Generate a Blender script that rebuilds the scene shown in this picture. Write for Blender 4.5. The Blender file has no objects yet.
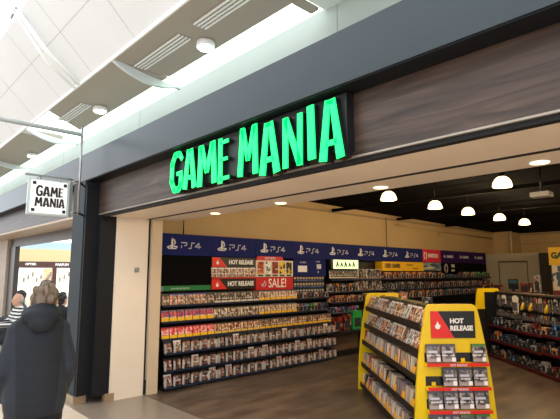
import bpy, bmesh, math, random
from mathutils import Vector, Matrix, Euler
random.seed(7)
R = math.radians
SC = bpy.context.scene
COL = SC.collection

# ------------------------------------------------------------------ camera
cam_d = bpy.data.cameras.new('camera')
cam = bpy.data.objects.new('camera', cam_d); COL.objects.link(cam)
cam_d.sensor_width = 36.0
cam_d.lens = 468.0 / 560.0 * 36.0
cam.location = (0, 0, 1.65)
cam.rotation_euler = (R(90) + math.atan(62.5 / 468.0), 0, R(47.2))
cam_d.clip_end = 200
SC.camera = cam

# ------------------------------------------------------------------ world, view
SC.view_settings.view_transform = 'Standard'
SC.view_settings.look = 'None'
SC.view_settings.gamma = 1.0
SC.view_settings.use_curve_mapping = False
SC.view_settings.exposure = 0.55
W = bpy.data.worlds.new('world'); SC.world = W; W.use_nodes = True
wn = W.node_tree
bg = wn.nodes['Background']
bg.inputs[0].default_value = (0.90, 0.95, 1.0, 1)
bg.inputs[1].default_value = 1.85
PENDANT_W, DOWN_W = 30.0, 26.0
MALL_W = 90.0


# ------------------------------------------------------------------ colour and materials
def lin(h, a=1.0):
    h = h.lstrip('#')
    c = [int(h[i:i + 2], 16) / 255 for i in (0, 2, 4)]
    return tuple([x / 12.92 if x <= .04045 else ((x + .055) / 1.055) ** 2.4 for x in c] + [a])


MATS = {}


class NT:
    def __init__(s, name):
        s.m = bpy.data.materials.new(name); s.m.use_nodes = True
        s.t = s.m.node_tree; s.b = s.t.nodes['Principled BSDF']

    def n(s, typ, **k):
        q = s.t.nodes.new(typ)
        for a, b in k.items(): setattr(q, a, b)
        return q

    def l(s, a, b): s.t.links.new(a, b)

    def math(s, op, a, b=None):
        q = s.n('ShaderNodeMath', operation=op)
        for i, v in enumerate((a, b)):
            if v is None: continue
            if isinstance(v, (int, float)): q.inputs[i].default_value = v
            else: s.l(v, q.inputs[i])
        return q.outputs[0]

    def mix(s, f, a, b):
        q = s.n('ShaderNodeMix', data_type='RGBA')
        if isinstance(f, (int, float)): q.inputs[0].default_value = f
        else: s.l(f, q.inputs[0])
        for i, v in ((6, a), (7, b)):
            if isinstance(v, tuple): q.inputs[i].default_value = v
            else: s.l(v, q.inputs[i])
        return q.outputs[2]

    def ramp(s, f, stops, const=False):
        q = s.n('ShaderNodeValToRGB')
        if const: q.color_ramp.interpolation = 'CONSTANT'
        e = q.color_ramp.elements
        while len(e) < len(stops): e.new(0.5)
        for i, (p, c) in enumerate(stops):
            e[i].position = p; e[i].color = c
        s.l(f, q.inputs[0])
        return q.outputs[0]


def pm(name, hexc, rough=.5, metal=0., var=.06, scale=8., emis=0., spec=.5, bump=0.):
    if name in MATS: return MATS[name]
    t = NT(name)
    c = lin(hexc)
    no = t.n('ShaderNodeTexNoise'); no.inputs['Scale'].default_value = scale
    tc = t.n('ShaderNodeTexCoord'); t.l(tc.outputs['Object'], no.inputs['Vector'])
    d = tuple([x * (1 - var) for x in c[:3]] + [1]); u = tuple([min(1, x * (1 + var)) for x in c[:3]] + [1])
    o = t.ramp(no.outputs[0], [(.3, d), (.7, u)])
    t.l(o, t.b.inputs['Base Color'])
    t.b.inputs['Roughness'].default_value = rough; t.b.inputs['Metallic'].default_value = metal
    t.b.inputs['Specular IOR Level'].default_value = spec
    if emis:
        t.l(o, t.b.inputs['Emission Color']); t.b.inputs['Emission Strength'].default_value = emis
    if bump:
        b = t.n('ShaderNodeBump'); b.inputs['Strength'].default_value = bump; b.inputs['Distance'].default_value = .01
        t.l(no.outputs[0], b.inputs['Height']); t.l(b.outputs[0], t.b.inputs['Normal'])
    MATS[name] = t.m
    return t.m


def m_wood():
    t = NT('walnut_laminate')
    tc = t.n('ShaderNodeTexCoord'); mp = t.n('ShaderNodeMapping')
    mp.inputs['Scale'].default_value = (.5, 1, 7)
    t.l(tc.outputs['Object'], mp.inputs['Vector'])
    n1 = t.n('ShaderNodeTexNoise'); n1.inputs['Scale'].default_value = 3.2; n1.inputs['Detail'].default_value = 8
    n1.inputs['Distortion'].default_value = .6
    t.l(mp.outputs[0], n1.inputs['Vector'])
    c = t.ramp(n1.outputs[0], [(.30, lin('#2a1e18')), (.47, lin('#402f27')), (.57, lin('#4b392f')), (.75, lin('#5f4b3f'))])
    t.l(c, t.b.inputs['Base Color']); t.b.inputs['Roughness'].default_value = .42
    return t.m


def m_floor():
    t = NT('brown_vinyl_floor')
    tc = t.n('ShaderNodeTexCoord'); mp = t.n('ShaderNodeMapping')
    mp.inputs['Scale'].default_value = (1.2, .35, 1)
    t.l(tc.outputs['Object'], mp.inputs['Vector'])
    n1 = t.n('ShaderNodeTexNoise'); n1.inputs['Scale'].default_value = 4.5; n1.inputs['Detail'].default_value = 7
    t.l(mp.outputs[0], n1.inputs['Vector'])
    c = t.ramp(n1.outputs[0], [(.3, lin('#443930')), (.5, lin('#625346')), (.72, lin('#7c6a58'))])
    t.l(c, t.b.inputs['Base Color']); t.b.inputs['Roughness'].default_value = .34
    return t.m


def m_tiles(name, a, g, size, rough=.3):
    t = NT(name)
    tc = t.n('ShaderNodeTexCoord')
    br = t.n('ShaderNodeTexBrick'); br.offset = 0
    br.inputs['Scale'].default_value = 1.0
    br.inputs['Brick Width'].default_value = size; br.inputs['Row Height'].default_value = size
    br.inputs['Mortar Size'].default_value = .004
    br.inputs['Color1'].default_value = lin(a); c = lin(a)
    br.inputs['Color2'].default_value = tuple([x * .92 for x in c[:3]] + [1]); br.inputs['Mortar'].default_value = lin(g)
    t.l(tc.outputs['Object'], br.inputs['Vector'])
    no = t.n('ShaderNodeTexNoise'); no.inputs['Scale'].default_value = 12
    t.l(tc.outputs['Object'], no.inputs['Vector'])
    o = t.mix(t.math('MULTIPLY', no.outputs[0], .25), br.outputs['Color'], lin(g))
    t.l(o, t.b.inputs['Base Color']); t.b.inputs['Roughness'].default_value = rough
    return t.m


def cover(name, cols, top=None, bot=None, rough=.3, topz=.88, botz=.24, sc=2.6):
    """printed sleeve: random art from a palette, title band and price band of solid colour"""
    key = 'cover_' + name
    if key in MATS: return MATS[key]
    t = NT(key)
    tc = t.n('ShaderNodeTexCoord'); oi = t.n('ShaderNodeObjectInfo')
    sep = t.n('ShaderNodeSeparateXYZ'); t.l(tc.outputs['Generated'], sep.inputs[0])
    ad = t.n('ShaderNodeVectorMath', operation='ADD')
    cb = t.n('ShaderNodeCombineXYZ')
    t.l(t.math('MULTIPLY', oi.outputs['Random'], 73.0), cb.inputs[0]); t.l(t.math('MULTIPLY', oi.outputs['Random'], 31.0), cb.inputs[2])
    t.l(tc.outputs['Generated'], ad.inputs[0]); t.l(cb.outputs[0], ad.inputs[1])
    no = t.n('ShaderNodeTexNoise'); no.inputs['Scale'].default_value = sc; no.inputs['Detail'].default_value = 1.5
    no.inputs['Distortion'].default_value = .8
    t.l(ad.outputs[0], no.inputs['Vector'])
    k = len(cols)
    st = [(.28 + .44 * i / k if i else 0, lin(c)) for i, c in enumerate(cols)]
    o = t.ramp(no.outputs[0], st, True)
    # central figure, darker or lighter than the art around it
    dx = t.math('ABSOLUTE', t.math('SUBTRACT', sep.outputs[0], .5))
    fig = t.math('LESS_THAN', t.math('ADD', dx, t.math('MULTIPLY', sep.outputs[2], .28)), t.math('ADD', t.math('MULTIPLY', no.outputs[0], .3), .18))
    o = t.mix(t.math('MULTIPLY', fig, .55), o, lin(cols[0]))
    # lettering bar
    b1 = t.math('GREATER_THAN', sep.outputs[2], .34); b2 = t.math('LESS_THAN', sep.outputs[2], .42)
    b3 = t.math('GREATER_THAN', no.outputs[0], .47)
    o = t.mix(t.math('MULTIPLY', t.math('MULTIPLY', b1, b2), t.math('MULTIPLY', b3, .8)), o, lin('#e9e4da'))
    if bot: o = t.mix(t.math('LESS_THAN', sep.outputs[2], botz), o, lin(bot))
    if top: o = t.mix(t.math('GREATER_THAN', sep.outputs[2], topz), o, lin(top))
    t.l(o, t.b.inputs['Base Color']); t.b.inputs['Roughness'].default_value = rough
    MATS[key] = t.m
    return t.m


WOOD = m_wood()
FLOOR = m_floor()
TILE_MALL = m_tiles('cream_floor_tiles', '#e4d2bd', '#b9ab99', .6, .25)
TILE_GREY = m_tiles('grey_floor_tiles', '#8f8477', '#766b5f', .6, .28)
BEAM = pm('slate_grey_metal', '#353d41', .33, .35, .06, 1.0)
CHAR = pm('charcoal_panel', '#101216', .55, .0, .1, 3, spec=.3)
BLACK = pm('black_gap', '#08080a', .7)
BLK = pm('black_metal', '#131317', .4)
REVEAL = pm('cream_wall_panel', '#e8d9c6', .5, 0, .03, 2)
SOFFIT = pm('cream_soffit', '#f0dcc4', .5, 0, .03, 2)
SHOPWALL = pm('tan_shop_wall', '#c6a878', .8, 0, .05, 1.2)
CEIL_D = pm('black_shop_ceiling', '#050404', .95, spec=.05)
WHITE = pm('white_paint', '#f0f0ee', .5, 0, .02, 2)
PANELW = pm('white_ceiling_panel', '#e2e3e4', .6, 0, .03, .8)
SEAM = pm('grey_seam', '#a9aaab', .7)
BULK = pm('taupe_bulkhead', '#a5988c', .6, 0, .03, 1)
STEEL = pm('brushed_steel', '#a9a8a4', .3, .8, .08, 12)
WSTEEL = pm('pale_painted_steel', '#cfd4d4', .35, .2, .04, 6)
YEL = pm('yellow_gloss_board', '#f3cd0a', .35, 0, .03, 4)
YEL2 = pm('yellow_header_board', '#f0b90e', .4, 0, .03, 4)
RED = pm('red_board', '#e8261f', .4, 0, .03, 4)
REDS = pm('red_sale_board', '#d3151d', .4, 0, .03, 4)
BLUEH = pm('blue_header_board', '#1f2662', .75, 0, .05, 4, spec=.15)
PURH = pm('purple_header_board', '#32164f', .75, 0, .05, 4, spec=.15)
PINKH = pm('pink_red_header_board', '#d81f45', .4, 0, .05, 4)
GREENB = pm('green_board', '#0c7a3c', .4, 0, .05, 4)
WTXT = pm('white_lettering', '#f4f2ee', .5, 0, .02, 4)
PTXT = pm('pale_lettering', '#cfcfd6', .5, 0, .02, 4)
DTXT = pm('dark_lettering', '#33261f', .5, 0, .02, 4)
RAIL = pm('blue_price_rail', '#1b2740', .35, 0, .3, 30)
RAILR = pm('red_price_rail', '#561319', .4, 0, .2, 20)
SHELF = pm('dark_shelf_metal', '#1b1b20', .4, .3)
ACRY = pm('frosted_acrylic', '#d8d2ca', .2, 0, .05)
CASEB = pm('dark_case_plastic', '#25262b', .25)
CASEC = pm('clear_case_plastic', '#8c8f94', .2)
GREEN_E = pm('green_lit_face', '#00ee6a', .4, 0, .02, 3, emis=1.0)
MATS['green_lit_face'].node_tree.nodes['Principled BSDF'].inputs['Base Color'].default_value = (0, .1, .03, 1)
LAMPG = pm('glowing_lamp_glass', '#ffd9a0', .4, 0, .01, 3, emis=3.2)
LAMPW = pm('glowing_white_lens', '#ffffff', .4, 0, .01, 3, emis=6.0)
SKYG = pm('daylit_glazing', '#e6fff0', .4, 0, .01, 1, emis=1.6)
GREYP = pm('grey_partition', '#b9ab93', .7, 0, .04, 2)
BRWN = pm('brown_board', '#5a4636', .6)


# ------------------------------------------------------------------ mesh builder
def frame(o, u, v):
    u = Vector(u).normalized(); v = Vector(v).normalized(); n = u.cross(v)
    return Matrix(((u.x, v.x, n.x, o[0]), (u.y, v.y, n.y, o[1]), (u.z, v.z, n.z, o[2]), (0, 0, 0, 1)))


I4 = Matrix.Identity(4)


class MB:
    def __init__(s, M=I4):
        s.v = []; s.f = []; s.mi = []; s.M = M; s.cur = 0; s.sm = []; s.smooth = False

    def add(s, vs, fs, M=None):
        b = len(s.v); M = s.M if M is None else M
        s.v += [M @ Vector(p) for p in vs]
        for f in fs:
            s.f.append([b + i for i in f]); s.mi.append(s.cur); s.sm.append(s.smooth)
        return s

    def box(s, a, b, bev=0.0):
        x0, x1 = sorted((a[0], b[0])); y0, y1 = sorted((a[1], b[1])); z0, z1 = sorted((a[2], b[2]))
        if bev <= 0:
            return s.add([(x0, y0, z0), (x1, y0, z0), (x1, y1, z0), (x0, y1, z0), (x0, y0, z1), (x1, y0, z1), (x1, y1, z1), (x0, y1, z1)],
                         [(0, 3, 2, 1), (4, 5, 6, 7), (0, 1, 5, 4), (1, 2, 6, 5), (2, 3, 7, 6), (3, 0, 4, 7)])
        bm = bmesh.new(); bmesh.ops.create_cube(bm, size=1)
        for q in bm.verts: q.co = Vector(((x0 + x1) / 2 + q.co.x * (x1 - x0), (y0 + y1) / 2 + q.co.y * (y1 - y0), (z0 + z1) / 2 + q.co.z * (z1 - z0)))
        bmesh.ops.bevel(bm, geom=bm.edges[:], offset=bev, segments=2, profile=.6, affect='EDGES')
        return s.addbm(bm)

    def addbm(s, bm, M=None):
        bm.verts.index_update()
        s.add([q.co.copy() for q in bm.verts], [[q.index for q in f.verts] for f in bm.faces], M); bm.free()
        return s

    def prism(s, pts, z0, z1):
        """2-D outline in local x,y pushed from z0 to z1 (local z = the way it faces)"""
        n = len(pts)
        a = sum(pts[i][0] * pts[(i + 1) % n][1] - pts[(i + 1) % n][0] * pts[i][1] for i in range(n))
        if a < 0: pts = pts[::-1]
        vs = [(p[0], p[1], z0) for p in pts] + [(p[0], p[1], z1) for p in pts]
        return s.add(vs, [list(range(n))[::-1], list(range(n, 2 * n))] + [(i, (i + 1) % n, n + (i + 1) % n, n + i) for i in range(n)])

    def tube(s, pts, r, n=8, caps=True):
        pts = [Vector(p) for p in pts]; rs = r if isinstance(r, (list, tuple)) else [r] * len(pts)
        vs = []; fs = []
        for i, p in enumerate(pts):
            d = (pts[min(i + 1, len(pts) - 1)] - pts[max(i - 1, 0)]).normalized()
            a = d.orthogonal().normalized() if i == 0 else (a - d * a.dot(d)).normalized()
            b = d.cross(a)
            for k in range(n):
                t = 2 * math.pi * k / n
                vs.append(p + (a * math.cos(t) + b * math.sin(t)) * rs[i])
        for i in range(len(pts) - 1):
            for k in range(n):
                k2 = (k + 1) % n
                fs.append((i * n + k, i * n + k2, (i + 1) * n + k2, (i + 1) * n + k))
        if caps:
            fs.append(list(range(n))[::-1]); fs.append([(len(pts) - 1) * n + k for k in range(n)])
        o = s.smooth; s.smooth = True; s.add(vs, fs); s.smooth = o
        return s

    def lathe(s, prof, c=(0, 0, 0), n=20):
        vs = []; fs = []
        for r, z in prof:
            for k in range(n):
                t = 2 * math.pi * k / n
                vs.append((c[0] + r * math.cos(t), c[1] + r * math.sin(t), c[2] + z))
        for i in range(len(prof) - 1):
            for k in range(n):
                k2 = (k + 1) % n
                fs.append((i * n + k, i * n + k2, (i + 1) * n + k2, (i + 1) * n + k))
        fs.append(list(range(n))[::-1]); fs.append([(len(prof) - 1) * n + k for k in range(n)])
        o = s.smooth; s.smooth = True; s.add(vs, fs); s.smooth = o
        return s

    def ell(s, c, r, M=None, seg=16, rings=10):
        bm = bmesh.new(); bmesh.ops.create_uvsphere(bm, u_segments=seg, v_segments=rings, radius=1)
        q = Matrix.Translation(c) @ (M or I4) @ Matrix.Diagonal((*r, 1))
        for w in bm.verts: w.co = q @ w.co
        o = s.smooth; s.smooth = True; s.addbm(bm); s.smooth = o
        return s

    def cap(s, p0, p1, r0, r1, n=12):
        """tapered capsule"""
        s.tube([p0, p1], [r0, r1], n); s.ell(p0, (r0,) * 3, seg=n, rings=8); s.ell(p1, (r1,) * 3, seg=n, rings=8)
        return s

    def text(s, body, size, x=0, y=0, z=0, ext=.002, off=0., xs=1., shear=0., align='CENTER', space=1.):
        cu = bpy.data.curves.new('t', 'FONT'); cu.body = body; cu.size = size; cu.extrude = ext; cu.offset = off
        cu.align_x = align; cu.align_y = 'CENTER'; cu.shear = shear; cu.space_character = space; cu.resolution_u = 3
        ob = bpy.data.objects.new('t', cu); COL.objects.link(ob)
        dg = bpy.context.evaluated_depsgraph_get()
        me = bpy.data.meshes.new_from_object(ob.evaluated_get(dg))
        T = s.M @ Matrix.Translation((x, y, z)) @ Matrix.Diagonal((xs, 1, 1, 1))
        s.add([q.co.copy() for q in me.vertices], [list(p.vertices) for p in me.polygons], T)
        bpy.data.objects.remove(ob); bpy.data.curves.remove(cu); bpy.data.meshes.remove(me)
        return s

    def stroke(s, pts, w, z0, z1):
        """flat band of varying width along a polyline, disc joints"""
        w = w if isinstance(w, (list, tuple)) else [w] * len(pts)
        for i in range(len(pts) - 1):
            a = Vector(pts[i]); b = Vector(pts[i + 1]); d = (b - a).normalized(); nn = Vector((-d.y, d.x))
            p = [a + nn * w[i] / 2, b + nn * w[i + 1] / 2, b - nn * w[i + 1] / 2, a - nn * w[i] / 2]
            s.prism([(q.x, q.y) for q in p], z0, z1)
            if i:
                s.prism([(a.x + w[i] / 2 * math.cos(t * math.pi / 5), a.y + w[i] / 2 * math.sin(t * math.pi / 5)) for t in range(10)], z0, z1)
        return s

    def build(s, name, mat, parent=None, label=None, kind=None, smooth=None):
        me = bpy.data.meshes.new(name)
        P = parent_mat(parent).inverted() if parent else I4
        me.from_pydata([P @ q for q in s.v], [], s.f)
        for m in (mat if isinstance(mat, (list, tuple)) else [mat]): me.materials.append(m)
        for i, p in enumerate(me.polygons):
            p.material_index = s.mi[i]; p.use_smooth = s.sm[i] if smooth is None else smooth
        me.update()
        o = bpy.data.objects.new(name, me); COL.objects.link(o)
        if parent: o.parent = parent
        if label: o['label'] = label
        if kind: o['kind'] = kind
        return o


def parent_mat(p):
    if p is None: return I4
    M = Matrix.Translation(p.location) @ p.rotation_euler.to_matrix().to_4x4()
    return parent_mat(p.parent) @ M


def tag(o, label, cat, group=None):
    o['label'] = label; o['category'] = cat
    if group: o['group'] = group
    return o


def thing(name, label, cat, loc=(0, 0, 0), rz=0., group=None):
    o = bpy.data.objects.new(name, None); COL.objects.link(o); o.empty_display_size = .1
    o.location = loc; o.rotation_euler = (0, 0, rz)
    return tag(o, label, cat, group)


def struct(name, mb, mat, parent=None, smooth=None):
    o = mb.build(name, mat, parent, smooth=smooth)
    if parent is None: o['kind'] = 'structure'
    return o


def dup(o, parent=None):
    c = o.copy(); COL.objects.link(c)
    if parent: c.parent = parent
    for ch in KIDS.get(o.name, []):
        d = ch.copy(); COL.objects.link(d); d.parent = c
        for g in KIDS.get(ch.name, []):
            e = g.copy(); COL.objects.link(e); e.parent = d
    return c


KIDS = {}


def kids(o, *c): KIDS[o.name] = list(c); return o


def B(a, b, bev=0.): return MB().box(a, b, bev)


ORD = ['zeroth', 'first', 'second', 'third', 'fourth', 'fifth', 'sixth', 'seventh', 'eighth', 'ninth', 'tenth', 'eleventh', 'twelfth', 'thirteenth',
       'fourteenth', 'fifteenth', 'sixteenth', 'seventeenth', 'eighteenth', 'nineteenth', 'twentieth']
ORD += ['twenty-' + q for q in ORD[1:10]] + ['thirtieth'] + ['thirty-' + q for q in ORD[1:10]] + ['fortieth']
ORD += ['forty-' + q for q in ORD[1:10]] + ['fiftieth'] + ['fifty-' + q for q in ORD[1:10]] + ['sixtieth'] + ['sixty-' + q for q in ORD[1:10]] + ['seventieth'] + ['seventy-' + q for q in ORD[1:10]]

# ================================================================== STRUCTURE
YB, YW = 2.27, 2.45            # beam front, wood fascia plane
ZS = 2.39                      # soffit height
struct('floor', B((-45, -9, -.1), (8, 2.2, 0)), TILE_MALL)
struct('floor_threshold', B((-6.15, 2.2, -.1), (8, 3.13, 0)).box((-45, 2.2, -.1), (-6.7, 20, 0)).box((-6.7, 2.2, -.1), (-6.15, 3.3, 0)), TILE_GREY)
struct('floor_shop', B((-6.7, 3.3, -.1), (3, 16.7, 0)).box((-6.15, 3.2, -.1), (3, 3.3, 0)), FLOOR)
struct('trim_1', B((-6.1, 3.13, -.1), (3, 3.2, .002)), pm('shutter_track', '#6b5f53', .4, .3))
# beam and fascia
b = B((-40, YB, 2.865), (5, 2.42, 3.234))
struct('wall_beam', b, BEAM)
struct('trim_3', B((-40, YB + .01, 2.855), (5, YW, 2.865)), CHAR)
struct('wall_fascia', B((-6.22, YW, 2.42), (5, YW + .08, 2.9)), WOOD)
struct('trim_4', B((-6.2, YW - .012, 2.408), (5, YW + .03, 2.42)), pm('pale_edge_trim', '#a59a8c', .4, .4))
struct('trim_5', B((-6.12, YW + .012, 2.378), (5, YW + .07, 2.408)), BLACK)
# soffit inside the opening with roller-shutter slot
b = B((-6.15, YW + .07, ZS), (3, 3.10, ZS + .06)).box((-6.15, 3.135, ZS), (3, 3.54, ZS + .06))
struct('ceiling_soffit', b, SOFFIT)
struct('trim_6', B((-6.15, 3.09, ZS - .003), (3, 3.145, ZS + .1)), BLACK)
struct('wall_bulkhead', B((-6.6, 3.5, ZS + .061), (3, 3.56, 3.15)), CEIL_D)
# side of the opening: column, white panel, slot, inner jamb
struct('wall_column', B((-6.68, YB, .1), (-6.27, YW + .2, 2.855), .004), pm('dark_slate_column', '#2c343b', .6, .1, .05, 2, spec=.25))
struct('trim_7', B((-6.27, YB + .01, .1), (-6.22, 2.66, 2.8)), CHAR)
struct('trim_8', B((-6.22, 2.44, .09), (-6.12, 2.655, ZS), .003), CHAR)
b = B((-6.69, YB - .012, 0), (-6.255, 2.42, .098), .003).box((-6.2, 2.6, 0), (-6.1, 2.72, .1), .003)
struct('baseboard_column', b, pm('tan_kick_plate', '#ab9376', .3, .35, .08, 6))
struct('wall_left_reveal', B((-6.2, 2.72, 0), (-6.1, 3.12, ZS)).box((-6.2, 2.655, .1), (-6.1, 2.72, ZS)), REVEAL)
struct('trim_9', B((-6.25, 3.12, 0), (-6.13, 3.16, ZS + .02)), BLACK)
struct('wall_left_jamb', B((-6.2, 3.16, 0), (-6.06, 3.315, ZS)), pm('tan_jamb', '#cdb89c', .5, 0, .03, 2))
# shop shell
struct('wall_left', B((-6.7, 3.36, 0), (-6.52, 16.7, 3.1)), SHOPWALL)
struct('wall_back', B((-6.7, 16.5, 0), (3, 16.7, 3.1)), SHOPWALL)
struct('wall_right', B((3, 2.5, 0), (3.1, 16.7, 3.1)), SHOPWALL)
struct('wall_corner', B((-6.52, 15.6, 0), (-6.0, 16.5, 2.97)), SHOPWALL)
b = MB().add([(-6.7, 3.5, 3.12), (3, 3.5, 3.12), (3, 16.7, 2.925), (-6.7, 16.7, 2.925), (-6.7, 3.5, 3.2), (3, 3.5, 3.2), (3, 16.7, 3.1), (-6.7, 16.7, 3.1)],
             [(0, 3, 2, 1), (4, 5, 6, 7), (0, 1, 5, 4), (1, 2, 6, 5), (2, 3, 7, 6), (3, 0, 4, 7)])
struct('ceiling_shop', b, CEIL_D)
struct('trim_10', B((-6.52, 3.6, 2.9), (-6.47, 15.6, 2.935)).box((-6.0, 16.45, 2.86), (3, 16.5, 2.9)), pm('wall_top_rail', '#a08a68', .6))
b = B((-6.0, 16.44, 2.55), (3, 16.5, 2.58))
struct('trim_11', b, pm('back_wall_rail', '#b59a6e', .6))

# ================================================================== MALL CEILING
SL0, SL1 = (2.18, 4.25), (1.39, 5.03)
d = (SL1[0] - SL0[0], SL1[1] - SL0[1]); L = math.hypot(*d)


def slope(x0, x1, s0, s1, t0, t1):
    """slab on the inclined ceiling, s along the slope, t = depth behind its face"""
    M = Matrix(((1, 0, 0, 0), (0, d[0] / L, -d[1] / L * -1, SL0[0]), (0, d[1] / L, d[0] / L * -1, SL0[1]), (0, 0, 0, 1)))
    return MB(M).box((x0, s0, t0), (x1, s1, t1))


b = slope(-22, 5, 0, L, 0, .08)
struct('ceiling_slope', b, PANELW)
b = MB()
M0 = slope(0, 1, 0, 1, 0, 1).M
b.M = M0
b.box((-22, .60, -.0015), (5, .606, .0))
for x in [-21 + 1.25 * i for i in range(21)]:
    b.box((x, 0, -.0015), (x + .006, L, 0))
struct('trim_12', b, SEAM)
struct('trim_13', B((-22, 2.165, 4.205), (5, 2.19, 4.25)), WHITE)
# flat mall ceiling further out, glazed roof between
struct('ceiling_mall', B((-22, -7, 5.0), (5, -2.2, 5.1)), PANELW)
struct('wall_added_opposite', B((-45, -9, 0), (8, -8.9, 2.6)), pm('added_wall_taupe', '#b7aea4', .7))  # unseen wall added to hold daylight back from the shopfront
# horizontal bulkhead in three runs
BK = [(-5.31, 5), (-8.42, -5.36), (-22, -9.4)]
for i, (x0, x1) in enumerate(BK):
    b = MB()
    xa = x0 + (.0 if i != 1 else .0)
    if i == 1:
        b.add([(-7.79, 2.185, 4.2), (x1, 2.185, 4.2), (x1, 2.925, 4.2), (-8.5, 2.925, 4.2), (-7.79, 2.185, 4.3), (x1, 2.185, 4.3), (x1, 2.925, 4.3), (-8.5, 2.925, 4.3)],
              [(0, 3, 2, 1), (4, 5, 6, 7), (0, 1, 5, 4), (1, 2, 6, 5), (2, 3, 7, 6), (3, 0, 4, 7)])
    else:
        b.box((x0, 2.185, 4.2), (x1, 2.925, 4.3))
    struct('ceiling_bulkhead_%d' % (i + 1), b, BULK)
# wall above the beam and its glazing
struct('wall_upper', B((-40, 3.3, 3.0), (5, 3.4, 4.26)).box((-40, 2.42, 3.0), (5, 3.3, 3.1)), pm('pale_grey_green_wall', '#bcc6c0', .6, 0, .05, 1))
b = MB()
for x in (-2.75, -6.9, -10.5): b.box((x, 3.297, 3.1), (x + .008, 3.3, 4.26))
struct('trim_14', b, SEAM)
for i, (x0, x1) in enumerate([(-5.3, -2.9)] + [(-9.2, -5.5), (-13, -9.3), (-22, -13.1)]):
    b = MB().add([(x0, 3.3, 4.27), (x1, 3.3, 4.27), (x1, 2.95, 4.9), (x0, 2.95, 4.9), (x0, 3.34, 4.27), (x1, 3.34, 4.27), (x1, 2.99, 4.92), (x0, 2.99, 4.92)],
                 [(0, 1, 2, 3), (7, 6, 5, 4), (0, 4, 5, 1), (1, 5, 6, 2), (2, 6, 7, 3), (3, 7, 4, 0)])
    struct('window_%d' % (i + 1), b, SKYG)
struct('wall_clerestory', B((-2.9, 3.3, 4.26), (5, 3.4, 5.0)).box((-2.9, 2.925, 4.24), (5, 3.3, 4.26)), WHITE)
struct('trim_17', B((-2.96, 2.9, 4.17), (-2.86, 3.16, 4.2)), BULK)
# ribs crossing the bulkhead
for x, lab in ((-5.35, 'pale curved roof rib between the two nearest ceiling grilles'), (-9.1, 'pale curved roof rib above the hanging square sign'),
               (-12.1, 'pale curved roof rib furthest left, at the frame edge')):
    top = []; bot = []
    for k in range(13):
        t = k / 12
        y = 2.17 + .95 * t
        z = 4.215 - .115 * math.sin(t * math.pi * .62)
        th = .012 + .07 * math.sin(math.pi * min(1, t * 1.1)) ** .8 if t < .92 else .02
        top.append((y, z + .02)); bot.append((y, z - th))
    b = MB(frame((x - .03, 0, 0), (0, 1, 0), (0, 0, 1)))
    vs = [(p[0], p[1]) for p in top]; us = [(p[0], p[1]) for p in bot]
    for k in range(12):
        b.prism([us[k], us[k + 1], vs[k + 1], vs[k]], 0, .06)
    o = b.build('roof_rib', WSTEEL); tag(o, lab, 'roof rib', 'curved roof ribs')
# sloping strut pair on the inclined ceiling
t = thing('roof_strut', 'white forked roof strut running up the sloping ceiling', 'roof strut', (-6.4, 2.2, 4.25))
p0 = Vector((-6.42, 2.16, 4.22)); p1 = Vector((-6.45, 1.33, 5.02))
MB().tube([p0, p0.lerp(p1, .5) + Vector((-.0, -.02, -.05)), p1], [.02, .03, .025], 8).build('rib_arm', WHITE, t)
MB().tube([p0 + Vector((-.16, .02, -.02)), p0.lerp(p1, .42) + Vector((-.10, -.05, -.10)), p1 + Vector((-.04, -.02, -.02))], [.016, .02, .016], 8).build('rib_arm', WHITE, t)
MB().tube([p1 + Vector((-.22, -.0, -.04)), p1 + Vector((.03, 0, .0))], .018, 8).build('end_bar', STEEL, t)


def grille(x0, x1, lab):
    t = thing('ceiling_grille', lab, 'ceiling vent', (x0, 2.42, 4.2), 0, 'ceiling grilles in the bulkhead')
    B((x0, 2.415, 4.196), (x1, 2.595, 4.2)).build('backing', pm('grille_backing', '#8d8177', .7), t)
    b = MB()
    for k in range(4): b.box((x0 + .01, 2.425 + k * .045, 4.184), (x1 - .01, 2.447 + k * .045, 4.196))
    b.build('slat', WHITE, t)
    b = MB(); n = int((x1 - x0) / .06)
    for k in range(n): b.box((x0 + .03 + k * .06, 2.42, 4.188), (x0 + .034 + k * .06, 2.59, 4.194))
    b.build('cross_bar', pm('grille_backing', '#8d8177', .7), t)


grille(-5.31, -4.22, 'white slatted ceiling grille left of the nearest downlight')
grille(-3.95, -2.85, 'white slatted ceiling grille right of the nearest downlight')
grille(-8.13, -7.05, 'white slatted ceiling grille beyond the curved rib, left of its downlight')


def surf_light(x, y, lab):
    t = thing('ceiling_downlight', lab, 'ceiling light', (x, y, 4.2), 0, 'round downlights on the mall bulkhead')
    MB().lathe([(.07, 0), (.10, -.01), (.105, -.07), (.095, -.075)], (x, y, 4.2)).build('housing', WHITE, t)
    MB().lathe([(.03, -.098), (.075, -.09), (.092, -.076), (.09, -.07)], (x, y, 4.2)).build('lens', LAMPW, t)
    return t


surf_light(-4.18, 2.74, 'round white downlight on the bulkhead, nearest the green sign')
surf_light(-7.05, 2.71, 'round white downlight on the bulkhead, middle of the three')
surf_light(-10.9, 2.78, 'round white downlight furthest along, above the hanging square sign')

# ================================================================== NEIGHBOUR SHOP AND FAR MALL
struct('wall_neighbour_fascia', B((-40, YW, 2.47), (-6.68, YW + .06, 2.9)), WOOD)
struct('ceiling_neighbour', B((-40, YW, 2.44), (-6.68, 3.0, 2.47)), pm('tan_soffit', '#b9a48c', .5))
struct('trim_15', B((-40, 2.98, 2.25), (-6.9, 3.06, 2.44)).box((-12.95, 2.96, 0), (-12.45, 3.06, 2.25)), pm('dark_bronze_frame', '#4b443d', .4, .3))
struct('wall_neighbour', B((-20, 2.9, 0), (-12.95, 3.06, 2.44)), pm('taupe_wall', '#a8998a', .6))
struct('wall_neighbour_side', B((-6.9, 2.5, 0), (-6.72, 16, 2.9)), pm('pale_wall', '#cfc8bd', .6))
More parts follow.
